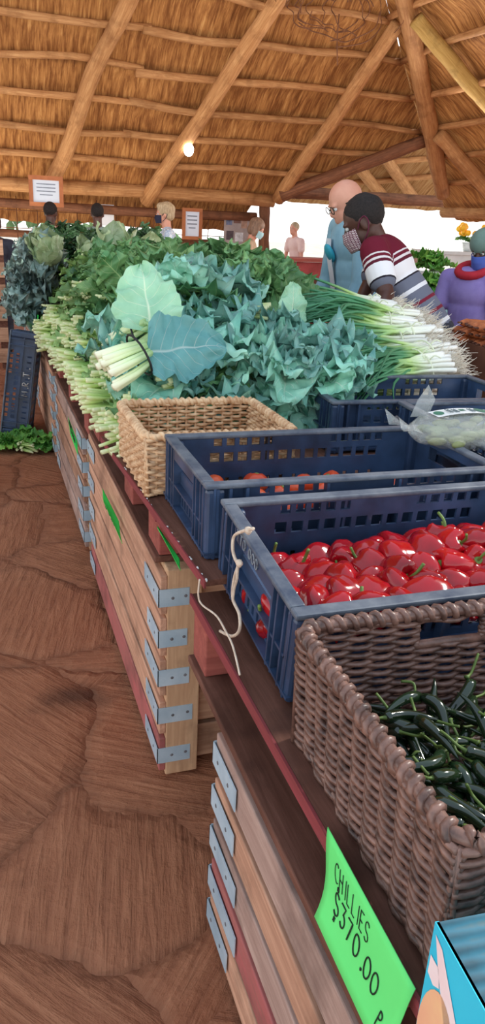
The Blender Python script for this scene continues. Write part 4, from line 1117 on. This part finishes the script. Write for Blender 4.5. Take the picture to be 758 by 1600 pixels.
mb = MB(); mb.tube([(.11, .012, .012), (.13, .014, .014), (.16, .02, .022)], [.024, .014, .008], 8, round_ends=True); mb.build('stalk', M_pstem, o)
TP2 = tom_proto(9); TP2.children[0].data.materials[0] = simple('deep_red_tomato', (196, 34, 40), (150, 18, 28), 5, rough=.2, bump=0)
n = 0
for i in range(4):
    for j in range(3):
        M_ = TR(2.56 + .075 * i, 3.06 + .072 * j, bt + .033 + .03 * (j == 1), R.random() * 6)
        place([TP2], n, M_, 'deep red tomato behind the aubergine at the right edge', 'tomato', 'red tomatoes at the right'); n += 1

# ------------------------------------------------------------------ people
def capsule(mb, a, b, ra, rb, n=14, sq=1.0, up=None, steps=4):
    a, b = V(a), V(b); mb.tube([a.lerp(b, i / steps) for i in range(steps + 1)], [ra + (rb - ra) * i / steps for i in range(steps + 1)], n, round_ends=True, sq=sq, up=up)
def chain(mb, pts, rr, n=14, sq=1.0, up=None):
    for i in range(len(pts) - 1): capsule(mb, pts[i], pts[i + 1], rr[i], rr[i + 1], n, sq, up)
def fuse(mb, name, mat, parent, vox, smooth=4, tfun=None):
    me = mb.mesh(name, mat); o = bpy.data.objects.new(name, me); COL.objects.link(o)
    r = o.modifiers.new('r', 'REMESH'); r.mode = 'VOXEL'; r.voxel_size = vox; r.use_smooth_shade = True
    s = o.modifiers.new('s', 'SMOOTH'); s.iterations = smooth; s.factor = .5
    dg = bpy.context.evaluated_depsgraph_get(); me2 = bpy.data.meshes.new_from_object(o.evaluated_get(dg)); bpy.data.objects.remove(o)
    me2.name = name; me2.materials.clear(); me2.materials.append(mat)
    me2.polygons.foreach_set('use_smooth', [True] * len(me2.polygons))
    if tfun:
        A = me2.attributes.new('t', 'FLOAT', 'POINT'); A.data.foreach_set('value', [tfun(v.co) for v in me2.vertices])
    o = bpy.data.objects.new(name, me2); COL.objects.link(o); o.parent = parent; return o
def person(label, x, y, face, H=1.68, lean=0.0, head_tilt=0.0, head_turn=0.0, arms=None, skin=None, shirt=None, pants=None, hair=None, hair_style='short', mask=None, vox=.012, sleeve=.55, stripes=False, extra=None, zoff=0, head_at=None, hips=None):
    """face: angle of the facing direction in the ground plane (0 = +X). Local frame: f forward, l left, u up."""
    o = thing('person', (x, y, 0), label, 'person'); K = H / 1.72
    f = V((math.cos(face), math.sin(face), 0)); l = V((-f.y, f.x, 0)); u = V((0, 0, 1))
    def P(a, b, c): return f * a * K + l * b * K + u * c * K
    tf = f * math.sin(lean) + u * math.cos(lean)          # torso axis
    tb = f * math.cos(lean) - u * math.sin(lean)          # chest normal
    hip = P(-.12 * math.sin(lean), 0, .93)
    def T(a, b, c): return hip + (tb * a + l * b + tf * c) * K
    neck = T(0.0, 0, .53); shl, shr = T(-.005, .185, .48), T(-.005, -.185, .48)
    hd = neck + (tf * .6 + u * .4).normalized() * .1 * K + tb * .03 * K
    hf = (f * math.cos(head_tilt) - u * math.sin(head_tilt)); hf = Quaternion(u, head_turn) @ hf
    hl = u.cross(hf).normalized(); hu = hf.cross(hl).normalized()
    hc = hd + (hu * .085) * K
    if head_at is not None: hc = V(head_at) - V((x, y, 0)); hd = hc - hu * .08 * K - hf * .02 * K
    def Hd(a, b, c): return hc + (hf * a + hl * b + hu * c) * K
    arms = arms or {}
    def arm(side):
        s = 1 if side == 'l' else -1; sh = shl if s > 0 else shr
        if side in arms: e, w = [V(p) - V((x, y, 0)) for p in arms[side]]
        else: e = sh + (l * .05 * s + f * .02 - u * .29) * K; w = e + (f * .12 - u * .22 + l * .0 * s) * K
        return sh, e, w
    mb = MB()
    # head
    hm = frame((0, 0, 0), hf, hu); 
    def hell(c, r, n=18, m=12): mb.ell((0, 0, 0), tuple(k * K for k in r), n, m, M=Matrix.Translation(Hd(*c)) @ hm)
    hell((-.012, 0, .03), (.098, .078, .092)); hell((.028, 0, -.045), (.062, .058, .075)); hell((.05, 0, -.085), (.03, .032, .03))
    hell((.09, 0, -.02), (.022, .014, .022)); hell((.083, 0, .0), (.014, .01, .03)); hell((.08, .03, .022), (.014, .022, .01)); hell((.08, -.03, .022), (.014, .022, .01))
    hell((.083, 0, -.062), (.012, .022, .007)); hell((.081, 0, -.073), (.012, .02, .008))
    for s in (1, -1): hell((-.008, .077 * s, -.012), (.02, .009, .032))
    capsule(mb, hc - hu * .05 * K - hf * .02 * K, neck - tf * .03 * K, .055 * K, .06 * K)
    # torso, as a few wide ellipses
    tm = frame((0, 0, 0), tb, tf)
    def tell(c, r, b=mb, g=0): b.ell((0, 0, 0), tuple(k * K + g for k in r), 20, 14, M=Matrix.Translation(T(*c)) @ tm)
    def torso(b, g):
        tell((0, 0, .40), (.105, .17, .15), b, g); tell((.0, 0, .24), (.1, .15, .19), b, g); tell((0, 0, .06), (.105, .16, .17), b, g)
        capsule(b, shl - l * .03 * K, shr + l * .03 * K, .058 * K + g, .058 * K + g)
        capsule(b, T(0, .05, .5), T(0, -.05, .5), .06 * K + g, .06 * K + g)
    torso(mb, -.006)
    legs = []
    for s in (1, -1):
        h = P(-.12 * math.sin(lean), .09 * s, .9); kn = P(.02, .095 * s, .49); an = P(-.02, .1 * s, .09)
        legs.append((h, kn, an)); chain(mb, [h, kn, an], [.08 * K, .055 * K, .038 * K]); capsule(mb, an - u * .045 * K, an + f * .15 * K - u * .055 * K, .035 * K, .03 * K)
    for side in ('l', 'r'):
        sh, e, w = arm(side); s = 1 if side == 'l' else -1
        chain(mb, [sh, e, w], [.048 * K, .038 * K, .026 * K])
        d = (w - e).normalized(); sd = d.cross(u if abs(d.z) < .9 else f).normalized() ; nm = sd.cross(d)
        mb.ell((0, 0, 0), (.05 * K, .04 * K, .018 * K), 12, 8, M=Matrix.Translation(w + d * .05 * K) @ frame((0, 0, 0), d, nm))
        for i, (fo, fl) in enumerate(((-.03, .068), (-.01, .078), (.01, .074), (.029, .058))):
            b0 = w + d * .085 * K + sd * fo * K; b1 = b0 + (d * .55 * fl + nm * .008) * K; b2 = b1 + (d * .45 * fl + nm * .022) * K
            chain(mb, [b0, b1, b2], [.0095 * K, .0085 * K, .0075 * K], 8)
        b0 = w + d * .03 * K - sd * .036 * K * s; b1 = b0 + (d * .03 - sd * .026 * s) * K; chain(mb, [b0, b1, b1 + d * .03 * K], [.012 * K, .0105 * K, .009 * K], 8)
    fuse(mb, 'body', skin, o, vox)
    # shirt
    mb = MB(); torso(mb, .012); mb.tube([T(0, 0, -.1 + .1 * i) for i in range(4)], [.165 * K, .168 * K, .168 * K, .16 * K], 18, sq=.7, up=tb)
    sl = []
    for side in ('l', 'r'):
        sh, e, w = arm(side); e2 = sh.lerp(e, min(1, sleeve)); sl.append((sh, e2)); 
        chain(mb, [sh, e2], [.068 * K, .068 * K if sleeve < .8 else .058 * K])
        if sleeve >= 1: chain(mb, [e, e.lerp(w, .92)], [.056 * K, .044 * K])
    def tfun(p):
        best = 9; res = (T(0, 0, .56) - p).dot(tf) / K
        for sh, e2 in sl:
            ax = e2 - sh; t = (p - sh).dot(ax) / ax.length_squared; d = (p - (sh + ax * max(.12, t))).length
            if d < .085 * K and t > .12: res = .09 + t * ax.length / K * 1.0
        return res
    fuse(mb, 'shirt', shirt, o, vox, 4, tfun if stripes else None)
    mb = MB(); tell((0, 0, .0), (.112, .165, .1), mb, .008)
    for h, kn, an in legs: chain(mb, [h, kn, an + u * .02], [.098 * K, .078 * K, .07 * K])
    fuse(mb, 'trousers', pants, o, vox)
    mb = MB()
    for h, kn, an in legs:
        d0 = an - u * .04 * K; capsule(mb, d0 - f * .03 * K, d0 + f * .16 * K - u * .012 * K, .048 * K, .038 * K, sq=.9); 
    fuse(mb, 'shoes', M_tie, o, max(vox, .01))
    for s in (1, -1):
        mb = MB(); mb.ell(Hd(.078, .03 * s, .004), .0105 * K, 10, 7); mb.ell(Hd(.0855, .03 * s, .004), .005 * K, 8, 6, mi=1); mb.build('eye', [M_white, M_ink], o)
    if hair:
        mb = MB()
        def hh(c, r): mb.ell((0, 0, 0), tuple(k * K for k in r), 20, 14, M=Matrix.Translation(Hd(*c)) @ hm, fn=lambda d: 1 + .05 * mnoise.noise(d * 6))
        if hair_style == 'short': hh((-.022, 0, .042), (.099, .0835, .092)); 
        elif hair_style == 'crop': hh((-.018, 0, .036), (.0985, .081, .0925))
        elif hair_style == 'wavy': hh((-.03, 0, .05), (.115, .1, .1)); hh((-.06, 0, -.01), (.075, .09, .075)); hh((.03, .0, .095), (.06, .07, .045))
        elif hair_style == 'bob':
            hh((-.025, 0, .045), (.11, .095, .098)); hh((-.05, 0, -.03), (.075, .1, .09)); hh((.0, .078, -.03), (.045, .022, .08)); hh((.0, -.078, -.03), (.045, .022, .08))
        fuse(mb, 'hair', hair, o, min(vox, .009), 2)
    if mask:
        mb = MB()
        def mk(uu, vv):
            a = (uu - .5) * 2.5; zz = -.105 + .095 * vv; rr = .074 + .03 * math.cos(a * 1.2) * (1 - abs(vv - .6) * .9)
            return Hd(.016 + rr * math.cos(a), .066 * math.sin(a) * 1.06, zz)
        mb.grid(mk, 20, 10, uv=True); mo = mb.build('face_mask', mask, o); sd_ = mo.modifiers.new('s', 'SOLIDIFY'); sd_.thickness = .004; sd_.offset = 1
        mb = MB()
        for s in (1, -1):
            mb.tube(smooth_path([Hd(.03, .069 * s, -.018), Hd(.0, .08 * s, .015), Hd(-.022, .086 * s, .02), Hd(-.03, .086 * s, -.01), Hd(-.01, .082 * s, -.05), Hd(.03, .07 * s, -.085)], 5), .0035, 6)
        mb.build('ear_loop', mask, mo)
    if extra: extra(o, Hd, T, P, K, hm, l, f, u, tb, tf)
    return o
# striped shirt
M_stripe = attr_ramp('striped_jersey', [(0, (110, 26, 46)), (.135, (228, 220, 220)), (.143, (110, 26, 46)), (.16, (228, 220, 220)), (.168, (96, 28, 46)), (.185, (240, 238, 240)), (.255, (40, 34, 44)), (.263, (112, 116, 132)),
    (.315, (236, 236, 240)), (.335, (112, 116, 132)), (.385, (126, 36, 56)), (.40, (112, 116, 132)), (.45, (126, 36, 56)), (.465, (112, 116, 132)), (.515, (236, 236, 240)), (.535, (112, 116, 132)), (.58, (44, 44, 60)), (.59, (112, 116, 132)), (.64, (112, 116, 132)), (.66, (120, 30, 60))], .8, 0, .004, 60, .1, 'CONSTANT', .2)
t = NT('patterned_mask'); tc = t.n('ShaderNodeTexCoord'); mp = t.n('ShaderNodeMapping'); mp.inputs['Rotation'].default_value = (0, 0, .78); mp.inputs['Scale'].default_value = (5, 4, 4); t.l(tc.outputs['UV'], mp.inputs[0])
ck = t.n('ShaderNodeTexBrick'); ck.inputs['Scale'].default_value = 1.0; ck.inputs['Color1'].default_value = lin((232, 222, 222)); ck.inputs['Color2'].default_value = lin((214, 190, 194)); ck.inputs['Mortar'].default_value = lin((96, 40, 60)); ck.inputs['Mortar Size'].default_value = .06
t.l(mp.outputs[0], ck.inputs['Vector']); t.base(ck.outputs[0], .8, .2); M_maskp = t.m
M_denim = simple('dark_trousers', (52, 56, 72), (36, 38, 50), 20, rough=.8)
M_lblue = simple('light_blue_shirt', (150, 190, 206), (126, 168, 188), 8, rough=.8, rnd=0); M_purple = simple('purple_blouse', (158, 142, 206), (136, 118, 186), 8, rough=.8, rnd=0)
t = NT('floral_blouse'); n = t.noise(t.objco(), 22, 3); t.base(t.ramp(n, [(.4, lin((226, 232, 240))), (.5, lin((150, 176, 206))), (.62, lin((232, 234, 240))), (.7, lin((120, 110, 130)))]), .8, .2); M_floral = t.m
M_tan = simple('tan_jersey', (176, 148, 122), (150, 122, 98), 8, rough=.8); M_pale = simple('pale_pink_shirt', (240, 206, 196), (226, 184, 176), 8, rough=.8)
M_grey = simple('grey_green_shirt', (150, 170, 160), (120, 140, 132), 8, rough=.8); M_bluem = simple('blue_face_mask', (86, 112, 200), (70, 94, 180), 8, rough=.8); M_dkm = simple('dark_blue_mask', (40, 44, 70), (28, 30, 52), 8, rough=.8); M_ltm = simple('pale_blue_mask', (170, 208, 214), (150, 190, 200), 8, rough=.8)
M_redscarf = simple('red_scarf', (206, 50, 66), (170, 32, 48), 10, rough=.8)

# man in the striped shirt, leaning over the spring onions
YM = 3.95
hp = at(568, 348, Y=YM)
person('man in maroon, white and grey striped shirt leaning over the spring onions, patterned face mask', 2.30, 3.80, math.radians(142), 1.95, lean=.66, head_tilt=.5, head_turn=.1,
       arms={'l': (at(604, 462, Y=3.62), at(590, 505, Y=3.42)), 'r': (at(572, 455, Y=4.05), at(550, 500, Y=3.9))}, skin=M_skin_d, shirt=M_stripe, pants=M_denim, hair=M_hair_b, hair_style='crop', mask=M_maskp, vox=.008, sleeve=.62, stripes=True, head_at=hp)
# bald man behind him
def badge(o, Hd, T, P, K, hm, l, f, u, tb, tf):
    mb = MB(); mb.tube([Hd(.03, .078, .012), Hd(-.02, .084, .012)], .004, 6); mb.tube([Hd(.03, -.078, .012), Hd(-.02, -.084, .012)], .004, 6)
    for s in (1, -1): mb.tube([Hd(.1, .032 * s + .024 * math.cos(a), .005 + .02 * math.sin(a)) for a in [i * .55 for i in range(12)]], .003, 5, closed=True)
    mb.build('spectacles', M_ink, o)
    mb = MB(); mb.ell((0, 0, 0), (.02 * K, .05 * K, .055 * K), 14, 10, M=Matrix.Translation(T(.13, -.03, .36)) @ hm); mb.build('pendant', simple('turquoise_cloth', (60, 180, 200), (40, 150, 180), 8), o)
    mb = MB(); mb.grid(lambda a, b: T(.128 + .006 * math.sin(b * 9), -.07 + .07 * a, .44 - .5 * b), 4, 10, uv=False); mb.build('undershirt', simple('white_undershirt', (236, 240, 246), (214, 222, 234), 8), o)
bp = at(540, 318, Y=4.75)
person('bald man in a light blue shirt standing behind the man in stripes', bp.x + .12, 4.74, math.radians(178), 1.95, lean=.16, head_tilt=.5, skin=M_skin_l, shirt=M_lblue, pants=M_denim, hair=None, vox=.009, sleeve=1.0, extra=badge, head_at=bp)
# woman in purple at the right edge
def hat(o, Hd, T, P, K, hm, l, f, u, tb, tf):
    mb = MB(); mb.ell((0, 0, 0), (.115 * K, .1 * K, .1 * K), 20, 12, M=Matrix.Translation(Hd(-.012, 0, .055)) @ hm); mb.build('cap', simple('grey_green_cap', (120, 150, 140), (96, 122, 116), 9), o)
    mb = MB(); mb.tube([T(.01 + .085 * math.cos(a), .1 * math.sin(a), .55 - .03 * math.cos(a)) for a in [i * 2 * PI / 18 for i in range(18)]], .03 * K, 8, closed=True); mb.build('scarf', M_redscarf, o)
wp = at(756, 392, Y=4.5)
person('person in a lilac blouse and blue mask at the right edge', wp.x + .0, 4.55, math.radians(210), 1.6, lean=.12, head_tilt=.3, skin=M_skin_d, shirt=M_purple, pants=simple('pale_trousers', (206, 196, 206), (180, 170, 184), 8), hair=None, vox=.009, sleeve=.6, mask=M_bluem, extra=hat, head_at=wp)
# far people
person('woman with short ash blond hair, dark mask and floral blouse beside the notice', 2.33, 10.0, math.radians(172), 1.72, lean=.1, head_tilt=.05, skin=M_skin_l, shirt=M_floral, pants=M_denim, hair=M_hair_g, hair_style='wavy', mask=M_dkm)
person('woman with grey brown hair and pale mask looking down by the dark post', 3.32, 10.0, math.radians(-25), 1.62, lean=.22, head_tilt=.45, skin=M_skin_l, shirt=M_tan, pants=M_denim, hair=M_hair_r, hair_style='bob', mask=M_ltm)
person('dark haired person seen from behind under the framed notice', .84, 10.0, math.radians(60), 1.66, lean=.05, head_tilt=.1, skin=M_skin_d, shirt=M_pale, pants=M_denim, hair=M_hair_b)
person('dark haired person seen from behind, in grey green, right of the framed notice', 1.42, 10.0, math.radians(85), 1.68, lean=.05, head_tilt=.0, skin=M_skin_d, shirt=M_grey, pants=M_denim, hair=M_hair_b, hair_style='crop')
person('dark haired person cut by the left edge beyond the bins', .20, 9.6, math.radians(80), 1.5, lean=.05, skin=M_skin_d, shirt=M_denim, pants=M_denim, hair=M_hair_b)
person('person whose foot stands at the left edge, before the dropped greens', -.21, 4.72, math.radians(95), 1.68, skin=M_skin_d, shirt=M_grey, pants=M_denim, hair=M_hair_b)
person('person in pale pink out in the bright yard beyond the red counter', 5.7, 14.0, math.radians(200), 1.6, lean=.2, skin=M_skin_l, shirt=M_pale, pants=M_pale, hair=M_hair_g)

# ------------------------------------------------------------------ far end furniture
M_redwall = simple('red_counter_paint', (188, 84, 84), (150, 62, 62), 5, rough=.7)
o = thing('market_counter', (4.3, 12.2, 0), 'dusty red counter in front of the bright yard opening', 'counter')
mb = MB(); mb.box(0, 2.2, 0, .06, 0, 1.02); mb.build('front_panel', M_redwall, o, False)
mb = MB(); mb.box(-.05, 2.25, -.12, .5, 1.03, 1.08); mb.build('counter_top', M_redblk, o, False)
mb = MB(); mb.box(.25, 2.1, -.02, -.001, .3, .78); mb.build('recess_panel', M_brown, o, False)
M_frame = simple('orange_brown_frame', (176, 108, 66), (150, 86, 50), 6, rough=.6)
def notice(lab, c, w, h, fw, yface, mat=M_logd, lines=4):
    o = thing('framed_notice', c, lab, 'notice')
    for b in ((-w / 2 - fw, w / 2 + fw, h / 2, h / 2 + fw), (-w / 2 - fw, w / 2 + fw, -h / 2 - fw, -h / 2), (-w / 2 - fw, -w / 2, -h / 2, h / 2), (w / 2, w / 2 + fw, -h / 2, h / 2)):
        mb = MB(); mb.box(b[0], b[1], -.03, 0, b[2], b[3]); mb.build('frame_bar', mat, o, False)
    mb = MB(); mb.box(-w / 2, w / 2, -.012, -.004, -h / 2, h / 2); pp = mb.build('paper', simple('notice_paper', (214, 222, 236), (204, 214, 230), 4, bump=0), o, False)
    mb = MB()
    for i in range(lines): 
        zz = h * .32 - i * h * .16; ww = w * (.36 if i < lines - 1 else .25); mb.box(-ww, ww, -.0145, -.0125, zz - h * .025, zz + h * .025)
    mb.build('text_line', simple('notice_text', (150, 160, 180), None, 4, bump=0), pp, False)
    return o
notice('framed notice hung from the beam at upper left', at(72, 299, Y=11.9), .36, .29, .055, 0, M_frame)
notice('upright framed notice behind the ash blond woman', at(300, 350, Y=12.3), .22, .36, .05, 0, M_frame)
mb = MB(); p = at(168, 337, Y=12.72); mb.box(p.x - .1, p.x + .1, 12.71, 12.725, p.z - .15, p.z + .16); tag(mb.build('paper_sheet', simple('white_sheet', (232, 234, 240), (222, 226, 234), 4, bump=0), None, False), 'blank white paper sheet pinned right of the second dark head', 'paper')
o = thing('notice_board', at(368, 358, Y=12.735), 'board with pinned leaflets left of the woman with brown hair', 'notice board')
mb = MB(); mb.box(-.2, .24, -.02, 0, -.3, .26); mb.build('backing', simple('board_grey', (170, 158, 156), (140, 128, 126), 5), o, False)
for i, (x, z, w, h, c) in enumerate([(-.12, .12, .1, .12, (110, 120, 150)), (.02, .14, .12, .1, (120, 84, 74)), (.14, .1, .1, .16, (190, 150, 130)), (-.1, -.1, .12, .14, (90, 76, 84)), (.06, -.12, .14, .14, (226, 226, 232))]):
    mb = MB(); mb.box(x - w / 2, x + w / 2, -.026, -.021, z - h / 2, z + h / 2); mb.build('leaflet', simple('leaflet_%d' % i, c, None, 14, bump=0), o, False)
# yellow slatted screen low on the far wall
# right hand tables
def table(lab, x, y, w, d, h, mat):
    o = thing('market_table', (x, y, 0), lab, 'table')
    mb = MB(); mb.box(0, w, 0, d, h - .04, h); mb.build('table_top', mat, o, False, .005)
    for a in (.03, w - .09):
        for b in (.03, d - .09):
            mb = MB(); mb.box(a, a + .06, b, b + .06, 0, h - .041); mb.build('leg', M_slatgrey, o, False)
    mb = MB(); mb.box(.03, w - .03, .04, .06, h - .16, h - .041); mb.build('apron', mat, o, False)
    return o
M_teal = simple('pale_teal_paint', (150, 196, 204), (126, 176, 188), 6, rough=.5); M_wht = simple('white_paint', (226, 230, 230), (206, 212, 214), 6, rough=.5)
pt = at(690, 462, Y=5.6); table('pale teal table behind the person in lilac', pt.x - .28, 5.4, 1.4, .7, pt.z, M_teal)
pt2 = at(690, 422, Y=6.6); table('pale grey table with hanging greens, right of the striped shirt', pt2.x - .35, 6.3, 1.7, .7, pt2.z, M_wht)
pt3 = at(720, 392, Y=8.4); table('white table with yellow flowers at the far right', pt3.x - .5, 8.1, 1.8, .6, pt3.z, M_wht)
for i, (px, py, Y, lab) in enumerate([(676, 418, 6.45, 'leafy bunch hanging off the grey table beside the striped shirt'), (684, 448, 5.6, 'dark green bunch lying on the teal table')]):
    p = at(px, py, Y=Y); p.z = (pt2.z if i == 0 else pt.z) + .004
    put(LB, 9, p, (-.7, -.7, 0.1), (0, 0, 1), 1.7, lab, 'greens bunch', None)
def posy(lab, x, y, z):
    o = thing('flower_pot', (x, y, z), lab, 'potted flowers'); mb = MB(); mb.tube([(0, 0, 0), (0, 0, .1)], [.07, .1], 14); mb.build('pot', M_wht, o)
    mb = MB(); qq = random.Random(2); fl = MB()
    for i in range(18):
        a = qq.random() * 6.28; leaf(mb, frame((0, 0, .1), (math.cos(a), math.sin(a), .8), (0, 0, 1)), .2, .1, qq, 1.0)
        fl.ell((.16 * math.cos(a) * qq.random(), .16 * math.sin(a), .18 + .12 * qq.random()), .035, 8, 6)
    mb.build('foliage', M_leafl, o); fl.build('flower', simple('yellow_flower', (250, 200, 60), (240, 170, 40), 8), o)['kind'] = 'stuff'
posy('pot of yellow flowers and greens on the far white table', pt3.x + .05, 8.3, pt3.z + .001)
# upright slatted pallet at far left
o = thing('slatted_crate', (-.35, 8.6, 0), 'tall brown slatted crate at the left edge beyond the bins', 'slatted crate')
for x in (0, .52):
    mb = MB(); mb.box(x, x + .08, 0, .08, 0, 1.32); mb.build('upright', M_brown, o, False)
for i in range(6):
    mb = MB(); mb.box(0, .6, -.02, -.001, .06 + .22 * i, .06 + .22 * i + .15); mb.build('slat', M_slatx, o, False)

# ------------------------------------------------------------------ background greenery
TM = simple('distant_leaves', (150, 176, 130), (110, 146, 100), 6, rough=.8)
def bush(lab, x, y, h, w, seed):
    o = thing('garden_tree', (x, y, -.02), lab, 'tree'); qq = random.Random(seed)
    mb = MB(); mb.tube([(0, 0, 0), (.05, 0, h * .5), (0, .05, h * .85)], [.12, .09, .04], 8); mb.build('trunk', M_logd, o)
    mb = MB()
    for i in range(240):
        a = qq.random() * 6.28; el = qq.uniform(-.6, 1.5); r = w * qq.uniform(.3, 1); c = V((math.cos(a) * math.cos(el) * r, math.sin(a) * math.cos(el) * r, h * .65 + math.sin(el) * h * .35))
        d = V((qq.gauss(0, 1), qq.gauss(0, 1), qq.gauss(0, 1))); leaf(mb, frame(c, d, V((.3, .2, 1))), .5, .28, qq, .6, .02, .2, 4, 3)
    mb.build('crown', TM, o)
bush('hazy green tree in the bright yard at far left', -1.0, 24, 3.2, 1.6, 1); bush('hazy green tree in the bright yard behind the framed notice', 2.4, 27, 2.8, 1.8, 2)

# ------------------------------------------------------------------ light
w = bpy.data.worlds.new('world'); SC.world = w; w.use_nodes = True
nt = w.node_tree; bg = nt.nodes['Background']
tc = nt.nodes.new('ShaderNodeTexCoord'); sp = nt.nodes.new('ShaderNodeSeparateXYZ'); nt.links.new(tc.outputs['Generated'], sp.inputs[0])
rp = nt.nodes.new('ShaderNodeValToRGB'); e = rp.color_ramp.elements
e[0].position = .0; e[0].color = (1.0, .98, .95, 1); e[1].position = .55; e[1].color = (.36, .44, .54, 1)
nt.links.new(sp.outputs[2], rp.inputs[0]); nt.links.new(rp.outputs[0], bg.inputs[0]); bg.inputs[1].default_value = 1.75
def area(name, loc, target, size, power, col=(1, 1, 1)):
    L = bpy.data.lights.new(name, 'AREA'); L.energy = power; L.size = size; L.color = col
    o = bpy.data.objects.new(name, L); COL.objects.link(o); o.location = loc
    o.rotation_euler = (V(target) - V(loc)).to_track_quat('-Z', 'Y').to_euler(); return o
sun = bpy.data.lights.new('sun', 'SUN'); sun.energy = 2.2; sun.angle = math.radians(6); sun.color = (1, .95, .86)
so = bpy.data.objects.new('sun', sun); COL.objects.link(so); so.rotation_euler = (V((0, 0, 0)) - V((6.5, 1.5, 6))).to_track_quat('-Z', 'Y').to_euler()
area('yard_fill', (6.2, 9.5, 1.6), (2.0, 3.2, 1.1), 2.0, 110, (1, .98, .94))  # added area lamp, stands in for sun from right and back on the onions
area('eave_fill', (.5, 11.9, .3), (.7, 12.7, 1.9), 3.0, 60, (1, .93, .78))  # added lamp near the floor, imitates ground bounce onto the eave thatch
area('roof_fill', (1.5, 6.5, 2.3), (1.5, 9.5, 4.5), 3.5, 60, (1, .93, .82))  # added fill lamp aimed up to brighten the underside of the thatch
SC.view_settings.view_transform = 'Standard'
SC.view_settings.exposure = 0.32
